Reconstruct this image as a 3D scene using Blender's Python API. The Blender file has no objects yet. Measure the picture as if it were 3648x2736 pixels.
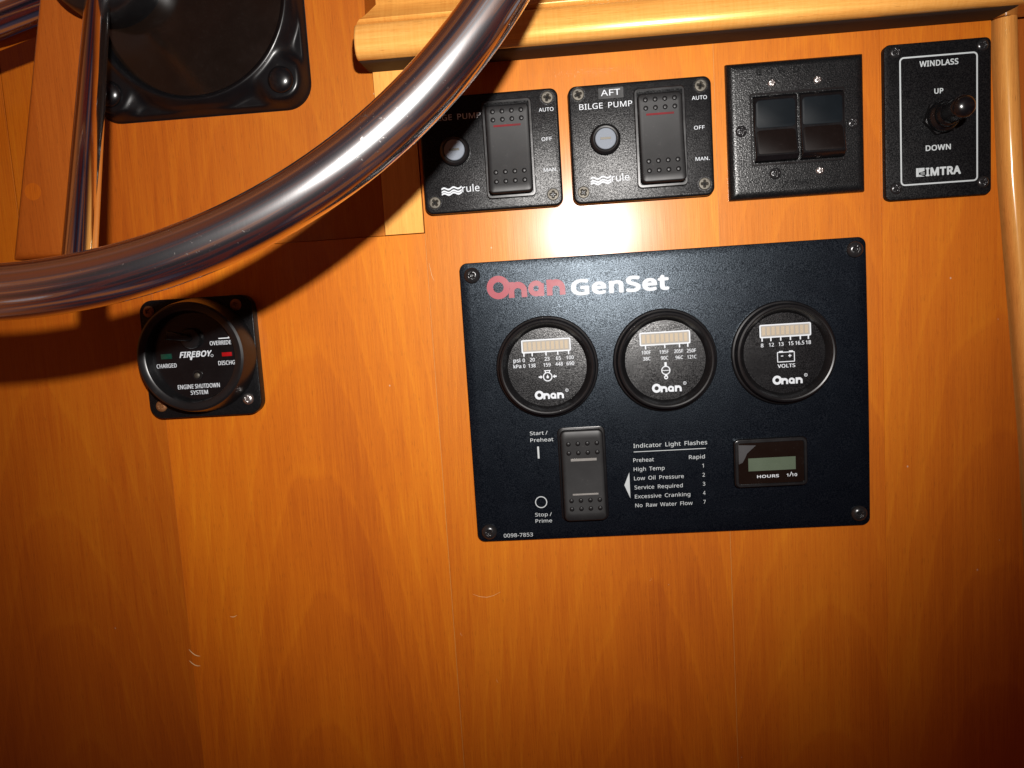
import bpy, math, random
from mathutils import Vector, Matrix
random.seed(7)
S = bpy.context.scene
COL = S.collection
MM = 0.001
# panel frame: x right, y up the panel, z out of the panel (mm)  ->  world (x, -z, y) metres
def W(x, y, z): return Vector((x * MM, -z * MM, y * MM))

# ------------------------------------------------------------------ camera
cam = bpy.data.cameras.new('camera')
cam.sensor_width = 36.0
cam.lens = 26.645
cam.clip_start = 0.01
cam.clip_end = 50
co = bpy.data.objects.new('camera', cam)
COL.objects.link(co)
CR = ((0.99638198, -0.06320711, -0.0568139), (-0.0570341, -0.9929001, 0.1043862), (-0.0630085, -0.1007683, -0.9929127))
def wd(v): return Vector((v[0], -v[2], v[1]))
cr, cu, cb = wd(CR[0]), -wd(CR[1]), -wd(CR[2])
mw = Matrix((cr, cu, cb)).transposed().to_4x4()
mw.translation = W(54.42, -26.86, 444.78)
co.matrix_world = mw
S.camera = co

# ------------------------------------------------------------------ light: the camera's flash, and the dim cabin round it
S.view_settings.view_transform = 'Standard'
S.view_settings.look = 'None'
S.view_settings.exposure = 0.0
S.view_settings.gamma = 1.0
fl = bpy.data.lights.new('flash', 'SPOT')
fl.energy = 25.5
fl.color = (1.0, 0.96, 0.92)
fl.shadow_soft_size = 0.008
fl.spot_size = math.radians(91)
fl.spot_blend = 1.0
fo = bpy.data.objects.new('flash', fl)
COL.objects.link(fo)
fo.location = W(103, 63, 536)
fo.rotation_euler = (W(20, 75, 0) - fo.location).to_track_quat('-Z', 'Y').to_euler()

world = bpy.data.worlds.new('World')
S.world = world
world.use_nodes = True

def nt_helpers(nt):
    N, L = nt.nodes, nt.links
    def node(t, **kw):
        n = N.new(t)
        ins = kw.pop('ins', {})
        for k, v in kw.items(): setattr(n, k, v)
        for k, v in ins.items():
            if isinstance(v, bpy.types.NodeSocket): L.new(v, n.inputs[k])
            else: n.inputs[k].default_value = v
        return n
    def math_(op, a, b=0.0, c=None, clamp=False):
        n = N.new('ShaderNodeMath'); n.operation = op; n.use_clamp = clamp
        for i, v in enumerate((a, b, c)):
            if v is None: continue
            if isinstance(v, bpy.types.NodeSocket): L.new(v, n.inputs[i])
            else: n.inputs[i].default_value = v
        return n.outputs[0]
    def mix(fac, a, b, blend='MIX'):
        n = N.new('ShaderNodeMix'); n.data_type = 'RGBA'; n.blend_type = blend
        for i, v in ((0, fac), (6, a), (7, b)):
            if isinstance(v, bpy.types.NodeSocket): L.new(v, n.inputs[i])
            else: n.inputs[i].default_value = v if i == 0 else (*v, 1.0)
        return n.outputs[2]
    def ramp(fac, stops, interp='LINEAR'):
        n = N.new('ShaderNodeValToRGB'); cr_ = n.color_ramp; cr_.interpolation = interp
        while len(cr_.elements) < len(stops): cr_.elements.new(0.5)
        for e, (p, c) in zip(cr_.elements, stops):
            e.position = p; e.color = (*c, 1) if isinstance(c, tuple) else (c, c, c, 1)
        L.new(fac, n.inputs[0])
        return n.outputs[0]
    return node, math_, mix, ramp

nt = world.node_tree
nt.nodes.clear()
node, math_, mix, ramp = nt_helpers(nt)
tc = node('ShaderNodeTexCoord')
mp = node('ShaderNodeMapping', ins={'Vector': tc.outputs['Generated'], 'Scale': (1.0, 1.0, 1.6)})
nz = node('ShaderNodeTexNoise', ins={'Vector': mp.outputs[0], 'Scale': 2.0, 'Detail': 0.6, 'Roughness': 0.45})
wc = ramp(nz.outputs['Fac'], [(0.30, (0.003, 0.003, 0.006)), (0.40, (0.010, 0.009, 0.016)), (0.43, (0.075, 0.010, 0.007)), (0.49, (0.050, 0.007, 0.005)), (0.51, (0.008, 0.006, 0.011)), (0.57, (0.030, 0.026, 0.042)), (0.60, (0.22, 0.065, 0.018)), (0.68, (0.10, 0.03, 0.01)), (0.70, (0.26, 0.24, 0.26)), (0.80, (0.10, 0.08, 0.09))])
sx_ = node('ShaderNodeSeparateXYZ', ins={'Vector': node('ShaderNodeVectorMath', operation='NORMALIZE', ins={0: tc.outputs['Generated']}).outputs[0]})
warm = math_('MULTIPLY', math_('SUBTRACT', math_('MULTIPLY', sx_.outputs[0], -1.0), 0.35), 2.0, clamp=True)   # warm glow added to port for unseen lit woodwork, reflected in the chrome
wc = mix(math_('MULTIPLY', warm, 0.8), wc, (0.36, 0.105, 0.022))
bg = node('ShaderNodeBackground', ins={'Color': wc, 'Strength': 1.0})
ow = node('ShaderNodeOutputWorld', ins={'Surface': bg.outputs[0]})

# ------------------------------------------------------------------ materials
def new_mat(name):
    m = bpy.data.materials.new(name)
    m.use_nodes = True
    m.node_tree.nodes.clear()
    return m, nt_helpers(m.node_tree)
def finish(m, h, **ins):
    node = h[0]
    p = node('ShaderNodeBsdfPrincipled', ins={k.replace('_', ' '): (v if not (isinstance(v, tuple) and len(v) == 3) else (*v, 1)) for k, v in ins.items()})
    node('ShaderNodeOutputMaterial', ins={'Surface': p.outputs[0]})
    return m

def wood(name, dark, mid, light, axis='y', rough=0.58, coat=0.42, coat_r=0.22, cath=1.0, curl=0.0, dust=1.0, sheen=(1.0, 0.77, 0.24)):
    m, h = new_mat(name)
    node, math_, mix, ramp = h
    tc = node('ShaderNodeTexCoord')
    seed = node('ShaderNodeAttribute', attribute_type='OBJECT', attribute_name='grain_seed').outputs['Fac']
    tone = node('ShaderNodeAttribute', attribute_type='OBJECT', attribute_name='grain_tone').outputs['Fac']
    cx = node('ShaderNodeAttribute', attribute_type='OBJECT', attribute_name='grain_centre').outputs['Fac']
    off = node('ShaderNodeCombineXYZ', ins={'X': seed, 'Y': seed, 'Z': seed})
    sep = node('ShaderNodeSeparateXYZ', ins={'Vector': tc.outputs['Object']})
    sx, sy, sz = sep.outputs
    if axis == 'x': a, l = sy, sx
    else: a, l = sx, sy
    vec0 = node('ShaderNodeCombineXYZ', ins={'X': a, 'Y': l, 'Z': sz}).outputs[0]
    vec = node('ShaderNodeVectorMath', operation='ADD', ins={0: vec0, 1: off.outputs[0]}).outputs[0]
    def noise(sc, detail=3.0, rough_=0.55, s=1.0):
        mp = node('ShaderNodeMapping', ins={'Vector': vec, 'Scale': sc})
        return node('ShaderNodeTexNoise', ins={'Vector': mp.outputs[0], 'Scale': s, 'Detail': detail, 'Roughness': rough_}).outputs['Fac']
    big = noise((17, 3.6, 17), 3)
    streak = noise((300, 3.5, 300), 4, 0.6)
    fine = noise((1500, 28, 1500), 3, 0.65)
    pore = noise((2600, 150, 2600), 2, 0.5)
    wob = noise((60, 14, 60), 2)
    # cathedral figure: nested arches, axis along the board
    dx = math_('SUBTRACT', a, cx)
    dx = math_('ADD', dx, math_('MULTIPLY', math_('SUBTRACT', wob, 0.5), 0.005))
    v = math_('ADD', math_('MULTIPLY', math_('MULTIPLY', dx, dx), 900.0), math_('MULTIPLY', l, 16.0))
    v = math_('ADD', v, math_('MULTIPLY', big, 1.6))
    ring = math_('FRACT', math_('MULTIPLY', v, 0.8))
    line = ramp(ring, [(0.0, 0.36), (0.06, 0.85), (0.16, 0.55), (0.62, 0.28), (1.0, 0.36)], 'B_SPLINE')
    f = math_('ADD', math_('MULTIPLY', math_('SUBTRACT', big, 0.5), 0.85), math_('MULTIPLY', math_('SUBTRACT', streak, 0.5), 0.38))
    f = math_('ADD', f, math_('MULTIPLY', math_('SUBTRACT', line, 0.42), 0.27 * cath))
    f = math_('ADD', f, math_('MULTIPLY', math_('SUBTRACT', fine, 0.5), 0.62))
    if curl:
        cv = noise((18, 900, 18), 2, 0.5)
        cm = noise((45, 14, 45), 2)
        f = math_('ADD', f, math_('MULTIPLY', math_('SUBTRACT', cv, 0.5), math_('MULTIPLY', cm, curl)))
    f = math_('ADD', f, 0.5)
    col = ramp(f, [(0.08, dark), (0.5, mid), (0.92, light)])
    pm = math_('MULTIPLY', math_('SUBTRACT', pore, 0.60), 5.0, clamp=True)
    col = mix(math_('MULTIPLY', pm, 0.6), col, tuple(c * 0.45 for c in dark))
    col = mix(1.0, col, node('ShaderNodeCombineXYZ', ins={'X': tone, 'Y': math_('POWER', tone, 1.35), 'Z': math_('POWER', tone, 1.5)}).outputs[0], 'MULTIPLY')
    if dust:
        vo = node('ShaderNodeTexVoronoi', ins={'Vector': node('ShaderNodeMapping', ins={'Vector': vec, 'Scale': (75, 60, 75)}).outputs[0], 'Scale': 1.0, 'Randomness': 1.0})
        sel = math_('GREATER_THAN', node('ShaderNodeSeparateColor', ins={0: vo.outputs['Color']}).outputs[0], 0.72)
        dm = math_('MULTIPLY', math_('LESS_THAN', vo.outputs['Distance'], 0.035), sel)
        col = mix(math_('MULTIPLY', dm, 0.5 * dust), col, (0.45, 0.36, 0.27))
    bmp = node('ShaderNodeBump', ins={'Strength': 0.10, 'Distance': 0.0006, 'Height': math_('ADD', fine, math_('MULTIPLY', pore, 0.7))})
    rg = math_('ADD', rough, math_('MULTIPLY', math_('SUBTRACT', streak, 0.5), 0.12))
    cr2 = math_('ADD', coat_r, math_('MULTIPLY', math_('SUBTRACT', fine, 0.5), 0.12))
    return finish(m, h, Base_Color=col, Roughness=rg, Coat_Weight=coat, Coat_Roughness=cr2, Coat_IOR=1.5, Normal=bmp.outputs[0], Specular_IOR_Level=0.75, Specular_Tint=sheen)

def plain(name, col, rough=0.4, metal=0.0, spec=0.5, grain=0.0, gscale=1500.0, var=0.25, coat=0.0, dust=0.0, fleck=None, tint=(1.0, 1.0, 1.0)):
    m, h = new_mat(name)
    node, math_, mix, ramp = h
    tc = node('ShaderNodeTexCoord')
    n1 = node('ShaderNodeTexNoise', ins={'Vector': tc.outputs['Object'], 'Scale': 90.0, 'Detail': 4.0, 'Roughness': 0.6}).outputs['Fac']
    n2 = node('ShaderNodeTexNoise', ins={'Vector': tc.outputs['Object'], 'Scale': gscale, 'Detail': 2.0, 'Roughness': 0.6}).outputs['Fac']
    c = mix(n1, tuple(x * (1 - var) for x in col), tuple(min(1, x * (1 + var)) for x in col))
    if dust:
        d = node('ShaderNodeTexNoise', ins={'Vector': tc.outputs['Object'], 'Scale': 700.0, 'Detail': 3.0, 'Roughness': 0.7}).outputs['Fac']
        dm = math_('MULTIPLY', math_('SUBTRACT', d, 0.62), 6.0, clamp=True)
        dm = math_('MULTIPLY', dm, math_('MULTIPLY', math_('SUBTRACT', n1, 0.40), 3.0, clamp=True))
        c = mix(math_('MULTIPLY', dm, dust), c, (0.10, 0.095, 0.088))
    r = math_('ADD', rough, math_('MULTIPLY', math_('SUBTRACT', n1, 0.5), 0.10 if fleck else 0.16))
    if fleck:
        n3 = node('ShaderNodeTexNoise', ins={'Vector': tc.outputs['Object'], 'Scale': gscale * 1.15, 'Detail': 1.0, 'Roughness': 0.5}).outputs['Fac']
        fm = math_('MULTIPLY', math_('SUBTRACT', n3, 0.50), 5.5, clamp=True)
        c = mix(fm, c, fleck)
        spec = math_('MULTIPLY', math_('ADD', 0.25, math_('MULTIPLY', math_('MULTIPLY', math_('SUBTRACT', n3, 0.36), 3.6, clamp=True), 1.1)), spec)
    ins = dict(Base_Color=c, Roughness=r, Metallic=metal, Specular_IOR_Level=spec, Specular_Tint=tint, Coat_Weight=coat, Coat_Roughness=0.08)
    if grain:
        ins['Normal'] = node('ShaderNodeBump', ins={'Strength': grain, 'Distance': 0.0004, 'Height': n2}).outputs[0]
    return finish(m, h, **ins)

def chrome(name, wear=True, rough=0.03):
    m, h = new_mat(name)
    node, math_, mix, ramp = h
    tc = node('ShaderNodeTexCoord')
    V = tc.outputs['Object']
    big = node('ShaderNodeTexNoise', ins={'Vector': V, 'Scale': 22.0, 'Detail': 3.0}).outputs['Fac']
    mp = node('ShaderNodeMapping', ins={'Vector': V, 'Rotation': (0.3, 0.5, 0.8), 'Scale': (1600, 90, 1600)})
    scr = node('ShaderNodeTexNoise', ins={'Vector': mp.outputs[0], 'Scale': 1.0, 'Detail': 3.0, 'Roughness': 0.65}).outputs['Fac']
    mp2 = node('ShaderNodeMapping', ins={'Vector': V, 'Rotation': (0.2, -0.4, -0.5), 'Scale': (1100, 70, 1100)})
    scr2 = node('ShaderNodeTexNoise', ins={'Vector': mp2.outputs[0], 'Scale': 1.0, 'Detail': 2.0}).outputs['Fac']
    hgt = math_('ADD', scr, math_('MULTIPLY', scr2, 0.7))
    bmp = node('ShaderNodeBump', ins={'Strength': 0.010 if wear else 0.003, 'Distance': 0.0004, 'Height': hgt}).outputs[0]
    col = mix(big, (0.78, 0.77, 0.78), (0.90, 0.89, 0.89))
    if wear:
        sp = node('ShaderNodeTexNoise', ins={'Vector': V, 'Scale': 420.0, 'Detail': 4.0, 'Roughness': 0.7}).outputs['Fac']
        mask = math_('MULTIPLY', math_('SUBTRACT', math_('ADD', sp, math_('MULTIPLY', math_('SUBTRACT', big, 0.5), 0.45)), 0.665), 9.0, clamp=True)
        # two corroded spots on the lower left of the rim
        for px, py, pz, rr in ((-0.1065, -0.0185, 0.1665, 0.0042), (-0.0935, 0.0085, 0.168, 0.0030)):
            d = node('ShaderNodeVectorMath', operation='DISTANCE', ins={0: V, 1: (px, py, pz)}).outputs['Value']
            near = math_('MULTIPLY', math_('SUBTRACT', rr * 1.6, d), 1.0 / (rr * 0.8), clamp=True)
            mask = math_('MAXIMUM', mask, math_('MULTIPLY', near, math_('MULTIPLY', math_('SUBTRACT', sp, 0.44), 9.0, clamp=True)))
        col = mix(math_('MULTIPLY', mask, 0.75), col, (0.34, 0.27, 0.20))
        hair = math_('MULTIPLY', math_('SUBTRACT', math_('MAXIMUM', scr, scr2), 0.60), 4.0, clamp=True)
        rg = math_('ADD', math_('ADD', rough, math_('MULTIPLY', big, 0.10)), math_('ADD', math_('MULTIPLY', mask, 0.35), math_('MULTIPLY', hair, 0.08)))
    else:
        rg = math_('ADD', rough, math_('MULTIPLY', big, 0.05))
    p1 = node('ShaderNodeBsdfPrincipled', ins={'Base Color': col, 'Metallic': 1.0, 'Roughness': rg, 'Normal': bmp})
    p2 = node('ShaderNodeBsdfPrincipled', ins={'Base Color': col, 'Metallic': 1.0, 'Roughness': 0.27 if wear else 0.2, 'Normal': bmp})
    ms = node('ShaderNodeMixShader', ins={0: 0.24 if wear else 0.10, 1: p1.outputs[0], 2: p2.outputs[0]})
    node('ShaderNodeOutputMaterial', ins={'Surface': ms.outputs[0]})
    return m

def glass(name, tint=(0.02, 0.015, 0.012), rough=0.04):
    return plain(name, tint, rough, 0, 0.5, var=0.4)

M = {
 'veneer': wood('cherry_veneer', (0.24, 0.030, 0.0005), (0.385, 0.080, 0.0010), (0.49, 0.142, 0.003)),
 'veneer_red': wood('red_cherry', (0.19, 0.028, 0.002), (0.30, 0.060, 0.004), (0.40, 0.10, 0.008), cath=0.5),
 'solid': wood('pale_cherry', (0.42, 0.15, 0.028), (0.62, 0.27, 0.06), (0.74, 0.38, 0.11), cath=0.2, coat_r=0.16),
 'maple': wood('varnished_maple', (0.34, 0.115, 0.018), (0.50, 0.22, 0.045), (0.62, 0.32, 0.085), axis='x', cath=0.35, curl=0.65, coat=0.9, coat_r=0.15, rough=0.35),
 'core': plain('plywood_edge', (0.60, 0.34, 0.12), 0.7),
 'seam_light': plain('pale_seam_highlight', (0.46, 0.19, 0.035), 0.6),
 'dark_gap_and_shade': plain('dark_gap_and_shade', (0.02, 0.008, 0.004), 0.8),
 'chrome': chrome('worn_chrome'),
 'chrome_clean': chrome('polished_chrome', wear=False, rough=0.05),
 'panel': plain('navy_black_enamel', (0.0012, 0.0019, 0.0036), 0.32, spec=0.27, tint=(0.72, 0.86, 1.0), grain=0.15, gscale=1800.0, dust=0.15, fleck=(0.0035, 0.0045, 0.0070)),
 'crinkle': plain('textured_black_plastic', (0.004, 0.004, 0.0045), 0.31, spec=0.19, grain=0.2, gscale=1700.0, dust=0.2, fleck=(0.0055, 0.0055, 0.006)),
 'crinkle_dusty': plain('dusty_black_plastic', (0.0035, 0.004, 0.0045), 0.30, spec=0.42, grain=0.35, gscale=1400.0, dust=0.5, fleck=(0.0055, 0.0055, 0.006)),
 'matte': plain('matte_black_panel', (0.0025, 0.0025, 0.003), 0.5, spec=0.14, grain=0.2, gscale=1600.0, dust=0.15, fleck=(0.006, 0.006, 0.0065)),
 'gloss': plain('gloss_black_plastic', (0.003, 0.003, 0.0035), 0.24, spec=0.5, dust=0.15),
 'satin': plain('satin_black_plastic', (0.0045, 0.0045, 0.005), 0.33, spec=0.5, dust=0.25),
 'frame_black': plain('moulded_black_frame', (0.0025, 0.0025, 0.003), 0.30, spec=0.36, dust=0.25),
 'rubber': plain('grey_black_rubber', (0.0062, 0.0062, 0.0067), 0.45, spec=0.33, dust=0.5),
 'rubber_dot': plain('black_rubber_bump', (0.004, 0.004, 0.0045), 0.42, spec=0.3),
 'dial': plain('black_dial_face', (0.0025, 0.0025, 0.003), 0.27, spec=0.5, grain=0.15, gscale=1700.0, dust=0.2, fleck=(0.006, 0.006, 0.007)),
 'lens': plain('dark_smoked_lens', (0.006, 0.0035, 0.0025), 0.16, spec=0.5, dust=0.2),
 'print': plain('white_print', (0.46, 0.49, 0.52), 0.6, spec=0.2, var=0.10),
 'print_dim': plain('grey_print', (0.36, 0.39, 0.40), 0.6, spec=0.2, var=0.12),
 'print_red': plain('red_print', (0.21, 0.012, 0.026), 0.45, spec=0.35, var=0.12),
 'lcd': plain('green_grey_display', (0.062, 0.084, 0.056), 0.35, spec=0.5, var=0.12),
 'led_bar': plain('tan_bar_segment', (0.33, 0.275, 0.20), 0.6, spec=0.2, var=0.08),
 'led_back': plain('grey_bar_backing', (0.25, 0.235, 0.21), 0.6, spec=0.2, var=0.08),
 'grey_cap': plain('grey_plastic_cap', (0.155, 0.175, 0.205), 0.6, spec=0.12, var=0.10),
 'steel_dark': plain('dark_screw_steel', (0.060, 0.054, 0.043), 0.5, 0.6, var=0.3),
 'steel_black': plain('black_oxide_steel', (0.015, 0.015, 0.016), 0.26, 0.3, spec=0.6, var=0.3),
 'steel': plain('bright_screw_steel', (0.40, 0.38, 0.37), 0.30, 0.95, var=0.3),
 'rust': plain('rusty_screw', (0.20, 0.085, 0.03), 0.6, 0.5, var=0.4),
 'red_lens': plain('red_lens', (0.26, 0.003, 0.005), 0.25, var=0.5, coat=0.5),
 'red_dark': plain('dark_red_lens', (0.10, 0.003, 0.006), 0.6, spec=0.15, var=0.6),
 'green_lens': plain('green_lens', (0.003, 0.035, 0.022), 0.25, var=0.5, coat=0.5),
 'clear': plain('clear_slot_lens', (0.19, 0.185, 0.175), 0.22, var=0.5, coat=0.6),
 'pad_blue': plain('blue_black_pad', (0.0030, 0.0048, 0.0066), 0.5, spec=0.10, dust=0.1),
 'pad_brown': plain('brown_black_pad', (0.0040, 0.0020, 0.0016), 0.5, spec=0.10, dust=0.1),
 'film': plain('torn_grey_film', (0.045, 0.045, 0.047), 0.3, var=0.3),
 'scratch': plain('pale_scratch', (0.55, 0.38, 0.18), 0.6),
}

# ------------------------------------------------------------------ mesh helpers (all in mm, panel frame)
class MB:
    def __init__(s): s.v = []; s.f = []
    def add(s, vs, fs):
        o = len(s.v); s.v += [tuple(p) for p in vs]; s.f += [tuple(i + o for i in f) for f in fs]; return s

def rrect(x0, y0, x1, y1, r, n=6):
    r = max(r, 1e-3); out = []
    for cx, cy, a0 in ((x1 - r, y1 - r, 0), (x0 + r, y1 - r, 90), (x0 + r, y0 + r, 180), (x1 - r, y0 + r, 270)):
        for i in range(n + 1):
            a = math.radians(a0 + 90 * i / n); out.append((cx + r * math.cos(a), cy + r * math.sin(a)))
    return out
def circle(cx, cy, r, n=48): return [(cx + r * math.cos(2 * math.pi * i / n), cy + r * math.sin(2 * math.pi * i / n)) for i in range(n)]
def inset(p, d):
    n = len(p); out = []
    for i in range(n):
        a, b, c = Vector(p[i - 1]), Vector(p[i]), Vector(p[(i + 1) % n])
        e1 = (b - a); e2 = (c - b)
        if e1.length < 1e-9 or e2.length < 1e-9: out.append(tuple(b)); continue
        n1 = Vector((-e1.y, e1.x)).normalized(); n2 = Vector((-e2.y, e2.x)).normalized()
        k = n1 + n2; k = k / max(k.dot(n1), 0.2) if k.length > 1e-6 else n1
        out.append((b.x + k.x * d, b.y + k.y * d))
    return out
def stack(mb, rings, cap0=False, cap1=True):
    """rings: list of lists of 3D points with equal counts (CCW seen from +z, going outward)."""
    n = len(rings[0]); vs = [p for r in rings for p in r]; fs = []
    for k in range(len(rings) - 1):
        for i in range(n):
            j = (i + 1) % n; fs.append((k * n + i, k * n + j, (k + 1) * n + j, (k + 1) * n + i))
    if cap1: fs.append(tuple(range((len(rings) - 1) * n, len(rings) * n)))
    if cap0: fs.append(tuple(reversed(range(n))))
    return mb.add(vs, fs)
def slab(out, z0, z1, bev=0.5, mb=None, seg=3, cap0=False):
    mb = mb or MB()
    rings = [[(x, y, z0) for x, y in out]]
    for i in range(seg + 1):
        a = math.pi / 2 * i / seg
        d = bev * (1 - math.cos(a)); z = z1 - bev + bev * math.sin(a)
        rings.append([(x, y, z) for x, y in (inset(out, d) if d > 1e-6 else out)])
    return stack(mb, rings, cap0)
def lathe(cx, cy, prof, n=64, mb=None, cap=True):
    """prof: list of (r, z) from the outside base to the inside."""
    mb = mb or MB()
    rings = [[(cx + r * math.cos(2 * math.pi * i / n), cy + r * math.sin(2 * math.pi * i / n), z) for i in range(n)] for r, z in prof]
    return stack(mb, rings, False, cap)
def tube(mb, pts, rad, n=24, closed=False, cap=True):
    P = [Vector(p) for p in pts]; m = len(P); rings = []; up = None
    for i in range(m):
        t = (P[(i + 1) % m] - P[i - 1]) if closed else (P[min(i + 1, m - 1)] - P[max(i - 1, 0)])
        t.normalize()
        if up is None:
            up = t.orthogonal().normalized()
        up = (up - t * up.dot(t)).normalized(); b = t.cross(up)
        rr = rad[i] if isinstance(rad, (list, tuple)) else rad
        rings.append([P[i] + up * rr * math.cos(2 * math.pi * k / n) + b * rr * math.sin(2 * math.pi * k / n) for k in range(n)])
    vs = [p for r in rings for p in r]; fs = []
    for i in range(m if closed else m - 1):
        for k in range(n):
            j = (k + 1) % n; i2 = (i + 1) % m
            fs.append((i * n + k, i * n + j, i2 * n + j, i2 * n + k))
    if cap and not closed:
        fs.append(tuple(reversed(range(n)))); fs.append(tuple(range((m - 1) * n, m * n)))
    return mb.add(vs, fs)

ROT = (math.radians(90), 0, 0)
def thing(name, label, cat, at, group=None, kind=None):
    o = bpy.data.objects.new(name, None); COL.objects.link(o)
    o.empty_display_size = 0.02
    o.location = W(*at); o.rotation_euler = ROT
    o['label'] = label; o['category'] = cat
    if group: o['group'] = group
    if kind: o['kind'] = kind
    o['_o'] = list(map(float, at))
    return o
ORI = {}
def mesh_of(name, mb, origin, mat, smooth=True, angle=40):
    me = bpy.data.meshes.new(name)
    ox, oy, oz = origin
    me.from_pydata([((x - ox) * MM, (y - oy) * MM, (z - oz) * MM) for x, y, z in mb.v], [], mb.f)
    me.validate(); me.update()
    if smooth:
        me.shade_smooth(); me.set_sharp_from_angle(angle=math.radians(angle))
    me.materials.append(mat)
    return me
def part(name, mb, mat, parent, root=None, smooth=True, label=None, angle=40, **props):
    """mb is in panel mm; the part's own origin sits where its thing's origin is."""
    root = root or parent
    org = ORI[root.name]
    o = bpy.data.objects.new(name, mesh_of(name, mb, org, M[mat], smooth, angle)); COL.objects.link(o)
    o.parent = parent
    if label: o['label'] = label
    for k, v in props.items(): o[k] = v
    return o
def T(name, label, cat, at, group=None, kind=None):
    o = thing(name, label, cat, at, group, kind); del o['_o']; ORI[o.name] = at; return o
def inst(name, me, parent, root, at, rot=0.0):
    o = bpy.data.objects.new(name, me); COL.objects.link(o); o.parent = parent
    org = ORI[root.name]; o.location = [(a - b) * MM for a, b in zip(at, org)]; o.rotation_euler = (0, 0, rot); return o

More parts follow.
